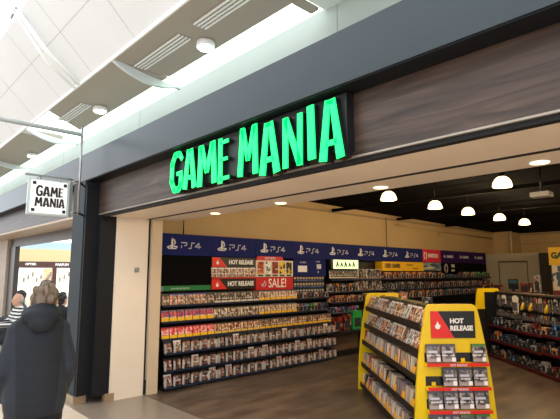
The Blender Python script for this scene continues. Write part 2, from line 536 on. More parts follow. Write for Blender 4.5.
# far shopfront
XF = -38
struct('wall_far_cream', B((XF - .4, 0, 2.42), (XF, 18, 3.35)), pm('far_cream_wall', '#d8c492', .7, emis=.0))
struct('wall_far_top', B((XF - .5, 0, 3.35), (XF - .1, 18, 3.9)), pm('far_blue_glass', '#a9c2cf', .2))
t = thing('shopfront', 'distant brown shopfront with lit display windows behind the walker', 'shopfront', (XF, 11, 0))
B((XF - .3, 0, 1.95), (XF + .1, 18, 2.42)).build('fascia', pm('far_brown_fascia', '#4f2c22', .5), t)
MB(frame((XF + .1, 10.1, 2.22), (0, 1, 0), (0, 0, 1))).text('OPTIEK', .22, off=.01, ext=.01).build('lettering', WTXT, t)
MB(frame((XF + .1, 12.3, 2.2), (0, 1, 0), (0, 0, 1))).text('PARFUM', .26, off=.012, ext=.01).build('lettering', WTXT, t)
for y0, y1, c in ((8.2, 9.0, '#f5dfc8'), (9.5, 10.95, '#fff0cf'), (11.05, 11.7, '#c9a77c'), (12.0, 13.6, '#ffeecd'), (13.8, 16, '#ffeecd')):
    w = B((XF - .1, y0, .1), (XF - .02, y1, 1.93)).build('display_window', pm('lit_window' + c, c, .5, 0, .15, 3, emis=.75), t)
    bb = MB()
    for k in range(5): bb.box((XF, y0 + .15 + k * (y1 - y0) / 5, .9 + .2 * (k % 3)), (XF + .04, y0 + .3 + k * (y1 - y0) / 5, 1.25 + .2 * (k % 3)))
    bb.build('display_goods', pm('far_goods', '#a3988c', .6), w)
for y in (9.25, 11.85, 13.7): B((XF - .1, y - .18, 0), (XF + .08, y + .1, 1.95)).build('pilaster', pm('far_brown_fascia', '#4f2c22', .5), t)

# ================================================================== BLADE SIGN AND PIPES
LET = {
    'G': [([(.95, .80), (.72, .97), (.38, .97), (.14, .75), (.12, .28), (.34, .06), (.70, .05), (.86, .16), (.86, .44)], [.20, .24, .26, .27, .27, .26, .26, .26, .26]), ([(.52, .46), (.98, .46)], [.17, .17])],
    'A': [([(.16, 0), (.40, 1.0)], [.30, .22]), ([(.86, 0), (.58, 1.0)], [.30, .22]), ([(.30, .28), (.74, .28)], [.17, .17]), ([(.36, .95), (.62, .95)], [.12, .12])],
    'M': [([(.12, 0), (.20, 1.0)], [.24, .20]), ([(.22, .97), (.50, .30)], [.22, .16]), ([(.80, .97), (.50, .30)], [.22, .16]), ([(.88, 0), (.82, 1.0)], [.24, .20])],
    'E': [([(.20, 0), (.22, 1)], [.36, .34]), ([(.2, .90), (.95, .90)], [.20, .20]), ([(.2, .52), (.86, .52)], [.18, .18]), ([(.2, .10), (.98, .10)], [.20, .20])],
    'N': [([(.14, 0), (.14, 1)], [.26, .26]), ([(.16, .97), (.86, .03)], [.26, .26]), ([(.86, 0), (.88, 1)], [.26, .24])],
    'I': [([(.5, 0), (.5, 1)], [.95, .85])],
}


def letter(mb, ch, x0, x1, z0, z1, d0, d1, rot=0., fat=1.):
    wd = x1 - x0; h = z1 - z0; cx = (x0 + x1) / 2; cz = (z0 + z1) / 2
    for pts, ws in LET[ch]:
        P = []
        for (u, v) in pts:
            px = x0 + u * wd - cx; pz = z0 + v * h - cz
            P.append((cx + px * math.cos(rot) - pz * math.sin(rot), cz + px * math.sin(rot) + pz * math.cos(rot)))
        mb.stroke(P, [w * wd * fat for w in ws], d0, d1)


XS = -6.0
t = thing('hanging_sign', 'white square hanging shop sign reading GAME MANIA on a grey bracket', 'shop sign', (XS, 1.75, 2.34))
M = frame((XS, 0, 0), (0, 1, 0), (0, 0, 1))
B((XS - .03, 1.51, 2.325), (XS - .004, 1.985, 2.755), .004).build('frame', WSTEEL, t)
pl = B((XS - .004, 1.545, 2.345), (XS + .006, 1.955, 2.74), .002).build('face_panel', pm('lit_white_face', '#f6f4f2', .4, 0, .01, 3, emis=.25), t)
b = MB(M)
for ch, u0, u1 in (('G', 1.60, 1.672), ('A', 1.675, 1.755), ('M', 1.76, 1.845), ('E', 1.852, 1.905)): letter(b, ch, u0, u1, 2.553, 2.672, .006, .010, .0, 1.22)
for ch, u0, u1 in (('M', 1.592, 1.675), ('A', 1.68, 1.755), ('N', 1.762, 1.828), ('I', 1.838, 1.858), ('A', 1.862, 1.93)): letter(b, ch, u0, u1, 2.425, 2.535, .006, .010, .0, 1.22)
b.build('lettering', DTXT, pl)
for y, z in ((1.575, 2.705), (1.925, 2.705), (1.575, 2.38), (1.925, 2.38)):
    B((XS + .006, y - .018, z - .018), (XS + .016, y + .018, z + .018)).build('fixing', BLK, pl)
B((XS - .02, 1.47, 2.785), (XS + .0, 2.02, 2.81)).box((XS - .02, 1.63, 2.755), (XS, 1.65, 2.79)).box((XS - .02, 1.86, 2.755), (XS, 1.88, 2.79)).build('bracket_arm', STEEL, t)
B((XS - .02, 1.985, 2.32), (XS, 2.02, 2.80)).build('bracket_post', STEEL, t)
for z in (2.78, 2.38): MB().tube([(XS - .01, 2.0, z), (XS - .01, 2.083, z)], .012).build('bracket_stay', STEEL, t)
STEEL2 = WSTEEL
t = thing('support_pipe', 'thin grey pipe frame rising beside the square sign towards the ceiling', 'pipe', (XS, 2.1, 2.4))
MB().tube([(XS - .01, 2.1, 2.36), (XS - .01, 2.1, 3.50)], .016).build('upright', STEEL, t)
MB().tube([(XS - .01, 2.1, 3.40), (XS - .01, -1.0, 3.40)], .028).build('crossbar', WSTEEL, t)
for z in (2.78, 2.39): MB().tube([(XS - .01, 2.09, z), (XS - .01, 2.10, z), (-6.3, 2.275, z)], .014).build('wall_fixing', BLK, t)

# ================================================================== GREEN SIGN
t = thing('illuminated_sign', 'glowing green GAME MANIA letters on a black box across the wood fascia', 'shop sign', (-3, YW, 2.45))
B((-4.17, 2.37, 2.455), (-1.905, YW - .001, 2.85), .004).build('backing_box', BLK, t)
GL = [('G', -4.13, -3.897, 2.427, 2.814, .02), ('A', -3.892, -3.655, 2.432, 2.812, .0), ('M', -3.642, -3.33, 2.425, 2.81, .03), ('E', -3.312, -3.150, 2.408, 2.81, .02),
      ('M', -3.025, -2.765, 2.424, 2.832, -.01), ('A', -2.755, -2.518, 2.393, 2.803, .02), ('N', -2.482, -2.275, 2.406, 2.792, .0), ('I', -2.228, -2.152, 2.426, 2.82, .03), ('A', -2.12, -1.897, 2.393, 2.813, .01)]
for ch, x0, x1, z0, z1, rt in GL:
    M = frame((0, 2.33, 0), (1, 0, 0), (0, 0, 1))
    b = MB(M); letter(b, ch, x0, x1, z0, z1, -.07, -.001, rt, 1.04); o = b.build('letter', BLK, t, label='black-sided letter ' + ch)
    b = MB(M); letter(b, ch, x0, x1, z0, z1, -.001, .008, rt, 1.0); b.build('letter_face', GREEN_E, o, label='glowing green face')

# small wall sensor on the white panel
t = thing('wall_switch', 'small grey key switch box on the white entrance panel', 'switch', (-6.1, 2.96, 1.68))
B((-6.1, 2.93, 1.645), (-6.075, 2.985, 1.71), .004).build('housing', pm('grey_plastic', '#8e8c8a', .4), t)
MB().tube([(-6.075, 2.957, 1.678), (-6.062, 2.957, 1.678)], .014).build('key_cylinder', STEEL, t)
t = B((-6.125, 3.122, .02), (-6.09, 3.158, .2), .004).build('shutter_bracket', BLK); tag(t, 'dark shutter guide bracket at the foot of the entrance slot', 'bracket')

# ================================================================== LAMPS
def point(loc, energy, col, r=.06, parent=None, spot=None):
    l = bpy.data.lights.new('lamp_light', 'SPOT' if spot else 'POINT')
    l.energy = energy; l.color = col; l.shadow_soft_size = r
    if spot: l.spot_size = R(spot); l.spot_blend = .6
    o = bpy.data.objects.new('lamp_light', l); COL.objects.link(o)
    o.parent = parent
    P = parent_mat(parent)
    o.location = P.inverted() @ Vector(loc)
    return o


WARM = (1.0, .74, .42)


def pendant(x, y, lab, tilt=0, z=2.64):
    zc = 3.121 - .195 * (y - 3.5) / 13.2
    t = thing('pendant_lamp', lab, 'pendant lamp', (x, y, z), 0, 'dome lamps under the dark shop ceiling')
    MB().tube([(x, y, z + .15), (x, y, zc)], .008).build('cord', BLK, t)
    MB().lathe([(.03, .17), (.035, .165), (.04, .13), (.045, .12)], (x, y, z)).build('lamp_cap', BLK, t)
    MB().lathe([(.105, 0), (.11, .01), (.10, .06), (.075, .10), (.04, .125), (.02, .13)], (x, y, z)).build('lamp_shade', LAMPG, t)
    point((x, y, z - .06), PENDANT_W, WARM, .1, t)


pl_l = ['nearest the entrance', 'second from the entrance', 'middle of the row', 'fourth from the entrance', 'furthest from the entrance']
for y, s in zip((5.49, 6.76, 7.88, 9.19, 10.45), pl_l): pendant(-3.7, y, 'glowing dome lamp in the left row, ' + s)
pendant(-2.2, 5.6, 'large glowing dome lamp right of the row, below the soffit edge')
for x, y, s in ((-.4, 5.6, 'near right aisle'), (-.4, 8.2, 'middle right aisle'), (-.4, 10.8, 'far right aisle'), (-2.6, 13.6, 'back of the shop')):  # extra pendants out of view, added to light the shop interior
    pendant(x, y, 'added unseen dome lamp over the ' + s)
for i, x in enumerate((-4.88, -3.66, -2.37, -1.08, .2, 1.5)):
    t = thing('recessed_downlight', 'round warm downlight recessed in the cream soffit, %s from the left' % ORD[i + 1], 'ceiling light', (x, 3.4, ZS), 0, 'recessed downlights in the entrance soffit')
    MB().lathe([(.075, -.004), (.075, -.0005), (.07, 0)], (x, 3.4, ZS)).build('trim_ring', WHITE, t)
    MB().lathe([(.06, -.008), (.06, -.004)], (x, 3.4, ZS)).build('lens', LAMPG, t)
    point((x, 3.4, ZS - .02), DOWN_W, (1, .72, .45), .05, t, 140)

# ceiling services
b = MB()
for y in (5.0, 7.4, 9.8, 12.2): b.box((-6.4, y, 2.90), (2.9, y + .06, 2.96))
o = b.build('ceiling_beam', pm('dark_brown_steel', '#080605', .9, spec=.1)); o['kind'] = 'structure'
t = MB().tube([(-1.3, 4.0, 2.85), (-1.3, 16, 2.75)], .14, 12).build('ventilation_duct', pm('dark_brown_steel', '#080605', .9, spec=.1)); tag(t, 'long dark ventilation duct under the black shop ceiling', 'duct')
t = thing('ceiling_projector', 'small pale fitting on a bracket under the dark ceiling', 'ceiling fitting', (-2.2, 6.9, 2.72))
MB().box((-2.32, 6.8, 2.66), (-2.08, 7.0, 2.73), .01).build('body', pm('grey_plastic', '#8e8c8a', .4), t)
MB().tube([(-2.2, 6.9, 2.73), (-2.2, 6.9, 3.075)], .012).build('bracket', BLK, t)
for y, z0, lab in ((3.9, 2.24, 'thin black cable hanging to the first blue header panel'), (9.45, 2.24, 'thin black cable hanging to the header row mid wall')):
    t = MB().tube([(-6.46, y, z0), (-6.46, y, 2.95)], .008).build('hanging_cable', BLK); tag(t, lab, 'cable')
t = MB().tube([(-6.46, 9.9, 2.80), (-6.46, 15.4, 2.72)], .02).tube([(-6.46, 12.0, 2.76), (-6.46, 12.0, 2.62)], .02).build('wall_pipe', SHOPWALL); tag(t, 'tan painted pipe running along the top of the shop wall', 'pipe')
t = MB().tube([(-5.95, 15.55, 2.2), (-5.95, 15.55, 2.95)], .03).build('corner_pipe', pm('cream_pipe', '#e0cda2', .6)); tag(t, 'pale vertical pipe in the far corner of the shop', 'pipe')

# ================================================================== GAME CASE PROTOTYPES
CW, CH = .128, .165


def case_proto(name, matc, body=CASEB, w=CW, h=CH, dd=.015):
    body_o = MB().box((-w / 2, 0, 0), (w / 2, dd, h), .002).build(name, body)
    c = MB().box((-w / 2 + .004, -.002, .004), (w / 2 - .004, 0, h - .004)).build('cover_sleeve', matc)
    c.parent = body_o
    return kids(body_o, c)


PR = {}


def proto(kind, *a):
    key = (kind,) + a
    if key in PR: return PR[key]
    if kind == 'case': o = case_proto('game_case', *a)
    elif kind == 'casep':
        o = case_proto('game_case', *a)
        c = MB().box((.025, -.0035, .008), (.062, -.002, .045)).build('price_sticker', WTXT); c.parent = o
        e = MB().box((-.05, -.0035, .085), (.035, -.002, .105)).build('title_print', PTXT); e.parent = o
        KIDS[o.name] += [c, e]
    elif kind == 'box':      # a = material, w, h, depth
        m, w, h, dd = a
        o = MB().box((-w / 2, 0, 0), (w / 2, dd, h), .003).build('accessory_box', m)
        c = MB().box((-w * .36, -.002, h * .12), (w * .36, 0, h * .62)).build('box_window', pm('smoked_window', '#34343a', .15)); c.parent = o
        kids(o, c)
    elif kind == 'pack':     # blister pack on a hook
        m, w, h = a
        o = MB().prism([(-w / 2, 0), (w / 2, 0), (w / 2, h * .88), (w * .18, h), (-w * .18, h), (-w / 2, h * .88)], 0, .003)
        # turn the card upright: local x,y -> x,z facing -y
        o.v = [Vector((p.x, -p.z, p.y)) for p in o.v]
        o = o.build('blister_pack', m)
        c = MB().box((-w * .36, -.03, h * .1), (w * .36, -.003, h * .6), .008).build('blister', pm('clear_blister', '#5e5a58', .15)); c.parent = o
        kids(o, c)
    elif kind == 'ring':     # headset box: white with a black ring
        m, w, h, dd = a
        o = MB().box((-w / 2, 0, 0), (w / 2, dd, h), .003).build('headset_box', m)
        bb = MB(frame((0, 0, h * .52), (1, 0, 0), (0, 0, 1)))
        bb.stroke([(w * .30 * math.cos(k * math.pi / 6), h * .33 * math.sin(k * math.pi / 6)) for k in range(-2, 9)], w * .14, 0, .003)
        c = bb.build('headset_picture', BLK); c.parent = o; kids(o, c)
    elif kind == 'card':
        m, w, h = a
        o = MB().box((-w / 2, -.002, 0), (w / 2, .001, h)).build('gift_card', m)
        c = MB().box((-w * .4, -.003, h * .62), (w * .4, -.002, h * .9)).build('card_print', pm('pale_print', '#c9b58a', .4)); c.parent = o; kids(o, c)
    elif kind == 'spine':
        m, w, h, dd = a
        o = MB().box((-w / 2, 0, 0), (w / 2, dd, h), .001).build('game_case', m)
    PR[key] = o
    o['_used'] = False
    return o


def place(pk, loc, rz, lab, cat, group, tilt=0., name=None):
    p = proto(*pk)
    if not p['_used']:
        p['_used'] = True; o = p
    else:
        o = dup(p)
    if '_used' in o.keys() and o is not p: del o['_used']
    o.location = loc; o.rotation_euler = (-tilt, 0, rz)
    if name: o.name = name
    return tag(o, lab, cat, group)


CV = {
    'blue_orange': cover('blue_orange', ['#2a2438', '#8a6f5c', '#cfa98a', '#d9763a', '#e8dccd'], '#2b3f95'),
    'dark_brown': cover('dark_brown', ['#1d1714', '#4b3528', '#7d6554', '#cbbfae'], '#3b3b46', '#d8cfc2', botz=.16),
    'peach_yellow': cover('peach_yellow', ['#5a4538', '#c39a7c', '#d8b79c', '#e8d8c6'], '#55566a', '#eeb41a', botz=.26),
    'red_blue': cover('red_blue', ['#2a3a86', '#c4283a', '#e0604a', '#2a3a86'], '#6a6478', '#f2bd1c', botz=.34),
    'cream_brown': cover('cream_brown', ['#2c201a', '#8c6c52', '#d8c3a6', '#efe4d2'], '#3c3432'),
    'red_yellow': cover('red_yellow', ['#d5262c', '#e6444a', '#f1a4a0', '#f6d9d0'], '#b01c28', '#f4c01e', botz=.28),
    'cream_red': cover('cream_red', ['#4a2a20', '#b8604a', '#e3c39a', '#f0dfc0'], '#4a3a32', '#e6c25a', botz=.2),
    'brown_yellow': cover('brown_yellow', ['#3a2a22', '#7c5a48', '#bb9478', '#e2cbb4'], '#423c44', '#eab420', botz=.22),
    'grey_mixed': cover('grey_mixed', ['#1c181c', '#5a4a42', '#9a8270', '#b0564a', '#e0cdb8'], '#101014', topz=.8),
    'pale_mixed': cover('pale_mixed', ['#2a2220', '#a28470', '#dcc6b0', '#b4484a', '#6f7a98'], '#e4ddd2'),
    'grey_battle': cover('grey_battle', ['#2b2727', '#5f5657', '#948788', '#c0b0ae'], '#4a4858', '#a89694', botz=.2),
    'grey_green': cover('grey_green', ['#2b2727', '#5f5657', '#948788', '#c0b0ae'], '#4b8a3c', '#a89694', botz=.2),
    'vivid_a': cover('vivid_a', ['#17130f', '#c9602e', '#f2e2cc', '#8c3a2a', '#e9c07a'], '#e8ded2', sc=1.5),
    'vivid_b': cover('vivid_b', ['#1c2028', '#dfe6ea', '#7f9aa8', '#f4f0ea', '#3a4c5a'], '#e8ded2', sc=1.5),
    'yellow_tag': cover('yellow_tag', ['#3a2c24', '#8c7360', '#c4ac94', '#6e5a52'], None, '#f2ac14', botz=.5),
}

# ================================================================== LEFT WALL SHELVING
BW, BY0 = .9195, 3.415
XH = -6.3
WALLR = math.pi / 2
FW = lambda y, z, x=XH: frame((x, y, z), (0, 1, 0), (0, 0, 1))
BAYN = ['first', 'second', 'third', 'fourth', 'fifth', 'sixth', 'seventh', 'eighth', 'ninth', 'tenth', 'eleventh', 'twelfth']
units = []


def ps_logo(mb, x, y, s):
    """upright P standing on a lying S, then the PS4 lettering"""
    mb.stroke([(x - .01 * s, y - .42 * s), (x - .01 * s, y + .48 * s), (x + .22 * s, y + .36 * s), (x + .30 * s, y + .12 * s), (x + .16 * s, y + .0 * s)], [.17 * s, .17 * s, .13 * s, .13 * s, .08 * s], 0, .004)
    mb.stroke([(x - .10 * s, y - .10 * s), (x - .48 * s, y - .25 * s), (x - .30 * s, y - .38 * s), (x - .08 * s, y - .30 * s)], .11 * s, 0, .004)
    mb.stroke([(x + .12 * s, y - .14 * s), (x + .50 * s, y - .20 * s), (x + .40 * s, y - .33 * s), (x + .12 * s, y - .38 * s)], .11 * s, 0, .004)


def ps4_text(mb, x, y, h):
    w = h * 1.25; q = h * .17
    mb.stroke([(x, y - h / 2), (x + .06, y + .0), (x + w * .85, y + .0), (x + w, y + h * .25), (x + w * .95, y + h / 2), (x + .0, y + h / 2)][1:], q, 0, .004)
    mb.stroke([(x + .01, y - h / 2), (x + .01, y)], q, 0, .004)
    x += w * 1.25
    mb.stroke([(x, y - h / 2), (x + w * .45, y - h / 2), (x + w * .55, y + h / 2), (x + w * 1.05, y + h / 2)], q, 0, .004)
    x += w * 1.15
    mb.stroke([(x + w, y - h * .18), (x, y - h * .18), (x + w * .62, y + h / 2), (x + w * .62, y - h / 2)][0:], q, 0, .004)


for k in range(12):
    y0 = BY0 + BW * k; y1 = y0 + BW; yc = (y0 + y1) / 2
    head = 'blue' if k < 8 else ('pink-red' if k == 8 else 'purple')
    u = thing('wall_shelving_unit', 'dark wall shelving bay under a %s header panel, %s from the entrance' % (head, BAYN[k]), 'shelving', (-6.5, y0, 0), 0, 'wall shelving bays')
    units.append(u)
    B((-6.515, y0 + .002, .0), (-6.46, y1 - .002, 2.22)).build('back_panel', BLK, u)
    h = B((-6.45, y0 + .002, 1.90), (XH, y1 - .002, 2.228), .003).build('header_panel', BLUEH if k < 8 else (PINKH if k == 8 else PURH), u, label=head + ' header panel')
    m = MB(FW(yc, 2.065))
    if k < 8:
        ps_logo(m, -.26, .0, .17)
        m.build('emblem', WTXT, h, label='white emblem of an upright P on a lying S')
        m = MB(FW(yc, 2.065)); ps4_text(m, -.11, -.01, .085); m.build('lettering', PTXT, h, label='PS4 lettering')
    elif k == 8:
        m.stroke([(-.36, -.09), (-.40, 0), (-.36, .09)], .035, 0, .004).stroke([(-.30, -.09), (-.26, 0), (-.30, .09)], .035, 0, .004)
        m.build('emblem', WTXT, h); m = MB(FW(yc, 2.065))
        m.text('SWITCH', .13, .06, 0, 0, off=.006); m.build('lettering', WTXT, h)
    else:
        m.stroke([(-.30, -.03), (-.26, .04), (-.22, -.03)], .03, 0, .004).build('emblem', PTXT, h)
        m = MB(FW(yc, 2.065)).text('GAMING', .095, .04, 0, 0, off=.004); m.build('lettering', PTXT, h)
    if k < 4: lev = [(1.165, -6.17), (.93, -6.17), (.69, -6.15), (.505, -6.06), (.27, -6.05), (.05, -6.04)]
    else: lev = [(1.50, -6.18), (1.255, -6.18), (1.05, -6.15), (.84, -6.15), (.47, -6.1)] if k != 4 else [(1.50, -6.18), (1.255, -6.18), (1.05, -6.15), (.84, -6.15), (.50, -5.98)]
    for j, (z, xf) in enumerate(lev):
        sh = B((-6.46, y0 + .004, z - .02), (xf, y1 - .004, z)).build('shelf', SHELF, u)
        B((xf, y0 + .004, z - .022), (xf + .010, y1 - .004, z + .006), .002).build('price_rail', RAIL, sh)
        if k < 4 and j >= 3:
            for q in range(7):
                yy = y0 + .02 + q * (BW - .03) / 6.1
                B((xf - .058, yy, z), (xf - .012, yy + .007, z + .12)).build('shelf_divider', ACRY, sh)
    B((-6.46, y0 + .004, .0), (-6.10 if k < 4 else -6.16, y1 - .004, .03 if k < 4 else .1)).build('plinth', BLK, u)

# cases on the first four bays
LOOK = {0: [('blue_orange', 'orange and blue'), ('red_blue', 'red, blue and yellow'), ('red_yellow', 'red and yellow')],
        1: [('dark_brown', 'dark brown'), ('cream_brown', 'cream and brown'), ('cream_red', 'cream and red')],
        2: [('peach_yellow', 'peach and yellow'), ('peach_yellow', 'peach and yellow'), ('brown_yellow', 'brown and yellow')],
        3: [None, None, ('brown_yellow', 'brown and yellow')]}
ROWN = ['top', 'second', 'third', 'fourth', 'fifth', 'bottom']
for k in range(4):
    y0 = BY0 + BW * k
    for j in range(6):
        z, xf = [(1.165, -6.17), (.93, -6.17), (.69, -6.15), (.505, -6.06), (.27, -6.05), (.05, -6.04)][j]
        n = 7 if j < 3 else 6
        if j < 3:
            lk = LOOK[k][j]
            if lk is None: continue
        for q in range(n):
            yy = y0 + (q + .5) * BW / n
            if j < 3: cvn, desc = lk
            else: cvn, desc = ('grey_mixed', 'greyish') if (q * 7 + k * 3 + j) % 5 else ('pale_mixed', 'pale')
            if k == 0 and j == 0 and q in (0, 6): cvn, desc = 'grey_mixed', 'violet-grey'
            place(('case', CV[cvn], CASEB), (xf - .028 if j < 3 else xf - .05, yy, z + .004), WALLR,
                  '%s game case, %s from left, %s shelf, %s bay by entrance' % (desc, ORD[q + 1], ROWN[j], BAYN[k]), 'game case', 'game cases on the left wall bays', .16 if j < 3 else .2)


def hot_sign(M, w, h, parent, big=False):
    """black board, red slanted end with a white flame, HOT RELEASE in white"""
    o = MB(M).box((-w / 2, -h / 2, -.008), (w / 2, h / 2, 0)).build('sign_board', BLK, parent)
    x0 = -w / 2
    a, c = (.17, .70) if big else (.16, .34)
    MB(M).prism([(x0, -h / 2), (x0 + w * (c if not big else .52), -h / 2), (x0 + w * a, h / 2), (x0, h / 2)], 0, .002).build('red_corner', RED, o)
    s = h * (.34 if big else .5); fx = x0 + w * (.15 if big else .12); fy = -h * .02; s = h * .30 if big else s
    fl = [(0, -.5), (.22, -.42), (.36, -.15), (.30, .12), (.18, .0), (.10, .30), (-.04, .52), (-.10, .22), (-.24, .05), (-.36, -.15), (-.22, -.42)]
    MB(M).prism([(fx + p[0] * s, fy + p[1] * s) for p in fl], .002, .004).build('flame', WTXT, o)
    m = MB(M)
    if big:
        m.text('HOT', h * .245, x0 + w * .43, h * .13, .001, off=.0028, align='LEFT').text('RELEASE', h * .245, x0 + w * .43, -h * .14, .001, off=.0028, align='LEFT', xs=.96)
    else:
        m.text('HOT RELEASE', h * .62, x0 + w * .66, 0, .001, off=.004, xs=.88)
    m.build('lettering', WTXT, o)
    return o


# bay 1: dark board with green strip
u = units[0]
y0 = BY0
o = B((-6.44, y0 + .01, 1.365), (XH, y0 + BW - .01, 1.89), .003).build('display_board', pm('glossy_black_board', '#070607', .8, spec=.1), u)
g = MB().box((XH, y0 + .03, 1.37), (XH + .006, y0 + BW - .01, 1.445)).build('green_strip', GREENB, o)
MB(FW(y0 + .36, 1.407, XH + .006)).text('pre-owned games', .045, 0, 0, 0, ext=.001).build('lettering', PTXT, g)
MB().box((XH, y0 + .0, 1.365), (XH + .01, y0 + .07, 1.44)).build('corner_tag', pm('blue_grey_tag', '#6f86a8', .5), o)
# bay 2: hot release signs with cases between
y0 = BY0 + BW; yc = y0 + BW / 2
hot_sign(FW(yc, 1.81), BW - .02, .155, units[1]); hot_sign(FW(yc, 1.455), BW - .02, .165, units[1])
B((-6.45, y0 + .01, 1.545), (-6.27, y0 + BW - .01, 1.56)).build('shelf', RED, units[1], label='red-fronted shelf between the two signs')
for q in range(7):
    place(('case', CV['pale_mixed'], CASEB), (-6.30, y0 + (q + .5) * BW / 7, 1.561), WALLR, 'pale game case, %s from left, between the two hot release signs' % ORD[q + 1], 'game case', 'game cases between the hot release signs', .12)
# bay 3: poster board and SALE board
y0 = BY0 + 2 * BW; yc = y0 + BW / 2
o = B((-6.44, y0 + .01, 1.565), (XH, y0 + BW - .01, 1.855), .003).build('poster_board', pm('cream_board', '#e5d6c2', .5), units[2])
CC = [['#7e1f1c', '#c9502f', '#e9a35a'], ['#2e3436', '#c7cdc8', '#ffffff'], ['#6b1814', '#b83a28', '#2a1414'], ['#1d1b12', '#f0c312', '#f8d94a'], ['#11110f', '#2b2a26', '#e2c81a']]
for q in range(5):
    yy = y0 + .03 + (q + .5) * (BW - .06) / 5
    MB().box((XH, yy - .07, 1.62), (XH + .004, yy + .07, 1.83)).build('cover_picture', cover('poster%d' % q, CC[q]), o)
    MB().box((XH, yy - .06, 1.575), (XH + .003, yy + .06, 1.605)).build('caption_strip', pm('caption_grey', '#4b3f38', .5), o)
o2 = MB(FW(0, 0)).prism([(y0 + .01, 1.857), (y0 + .66, 1.857), (y0 + .62, 1.925), (y0 + .04, 1.925)], -.01, .012).build('red_tab', REDS, units[2])
MB(FW(y0 + .33, 1.89, XH + .012)).text('OUT NOW', .05, 0, 0, 0, ext=.001, off=.002).build('lettering', PTXT, o2)
o = B((-6.44, y0 + .01, 1.336), (XH, y0 + BW - .01, 1.555), .003).build('sale_board', REDS, units[2], label='red SALE! board')
MB(FW(yc + .06, 1.446)).text('SALE!', .22, 0, 0, 0, off=.003, xs=.85).build('lettering', WTXT, o)
MB(FW(yc - .27, 1.446)).stroke([(-.05, .0), (-.03, -.045), (.03, .05)], .018, 0, .004).stroke([(.0, -.05), (.05, -.02), (.05, .03)], .012, 0, .004).build('tick_mark', PTXT, o)
# bay 4: blue poster with console and two rows of gift cards
y0 = BY0 + 3 * BW; yc = y0 + BW / 2
o = B((-6.44, y0 + .01, 1.56), (XH, y0 + BW - .01, 1.895), .003).build('poster_board', BLUEH, units[3], label='blue poster board')
MB(FW(yc, 1.73)).box((-.34, -.08, 0), (-.1, .04, .01), .003).build('console_picture', WTXT, o)
MB(FW(yc, 1.73)).box((.18, -.02, 0), (.30, .07, .01), .003).box((.21, -.10, 0), (.23, -.06, .006)).build('gamepad_picture', PTXT, o)
MB(FW(yc, 1.73)).text('PS4 PRO', .045, -.2, .10, 0, ext=.002).build('lettering', PTXT, o)
MB(FW(yc, 1.73)).text('PS VR', .045, .22, .12, 0, ext=.002).build('lettering', PTXT, o)
CARD = [cover('card_a', ['#1c2c5c', '#2b4a8c', '#20386e'], '#d8b058', None), cover('card_b', ['#173a56', '#2a6a8c', '#1b3050'], '#3f6a86', None)]
for r in range(3):
    for q in range(11):
        place(('card', CARD[0 if r < 2 else 1], .06, .10), (-6.34, y0 + .04 + (q + .5) * (BW - .06) / 11, 1.455 - r * .115), WALLR,
              'blue hanging gift card, %s from left in the %s row, fourth bay' % (ORD[q + 1], ['upper', 'middle', 'lower'][r]), 'gift card', 'gift cards below the blue poster')
MISC = [cover('misc_red', ['#1c1010', '#5c1e1a', '#98352a', '#c8a888']), cover('misc_dark', ['#101014', '#23242c', '#4a4a55', '#c7c2ba']), cover('misc_white', ['#1b1a1c', '#8f8a84', '#c9c4bc', '#a0372e']),
        cover('misc_blue', ['#141c38', '#23407c', '#3b8ac0', '#dad8d0']), cover('misc_green', ['#12241a', '#1f7a3a', '#58b25a', '#dcd8c0']), cover('misc_orange', ['#301c10', '#b8602a', '#e09c5c', '#f0d8b0']),
        cover('misc_pink', ['#281020', '#a8285c', '#e0609a', '#3a2a60'])]
MN = ['red', 'dark', 'white', 'blue', 'green', 'orange', 'pink']
for j, z in ((0, 1.165), (1, .93)):
    for q in range(9):
        mi = (q * 3 + j * 2) % 5 if j else (q % 3)
        place(('box', MISC[mi], .085, .13 if j else .1, .06), (-6.25, y0 + (q + .5) * BW / 9, z + .001), WALLR, '%s accessory box, %s from left, %s shelf, fourth bay' % (MN[mi], ORD[q + 1], ROWN[j]), 'accessory box', 'accessory boxes on the fourth bay')
# bay 5 on: lit display, headset boxes, consoles and so on
y0 = BY0 + 4 * BW
t = thing('lit_display_case', 'glowing greenish white display panel under the blue header, fifth bay', 'display panel', (XH, y0 + .45, 1.7))
B((XH - .1, y0 + .03, 1.705), (XH + .10, y0 + BW + .02, 1.905), .006).build('case_frame', BLK, t)
MB().box((XH + .10, y0 + .10, 1.715), (XH + .106, y0 + BW - .02, 1.895)).build('lit_panel', pm('lit_green_white', '#dcf5b4', .4, 0, .1, 5, emis=.8), t)
bb = MB(FW(y0 + .45, 1.80, XH + .106))
for q in range(5):
    bb.stroke([(-.26 + q * .13, -.05), (-.23 + q * .13, .05 - .02 * (q % 2)), (-.19 + q * .13, -.04)], .03, 0, .004)
bb.build('picture_figures', pm('dark_green_print', '#26402a', .5), t)
for q in range(10):
    place(('case', CV['dark_brown'], CASEB), (-6.24, y0 + .09 + q * .083, 1.52), WALLR, 'small dark case, %s from left, below the lit green display' % ORD[q + 1], 'game case', 'small dark cases below the lit display', .1)
SH = [1.255, 1.05, .84]


def fill(k, z, n, picks, w, h, rown, xf=-6.2, kind='box', nm='accessory box', seed=0):
    y0 = BY0 + BW * k
    for q in range(n):
        mi = picks[(q + seed) % len(picks)]
        hh = h * (1 if (q * 5 + seed) % 3 else .8)
        pk = ('box', MISC[mi], w, round(hh, 3), .09) if kind == 'box' else (('ring', MISC[2] if mi == 2 else WHITE, w, h, .12) if kind == 'ring' else ('pack', MISC[mi], w, h))
        place(pk, (xf - (.02 if kind != 'ring' else .06), y0 + (q + .5) * BW / n, z + .002), WALLR, '%s %s, %s from left, %s shelf, %s bay' % (MN[mi] if kind != 'ring' else 'white', nm, ORD[q + 1], rown, BAYN[k]), nm, 'merchandise on the far wall bays')


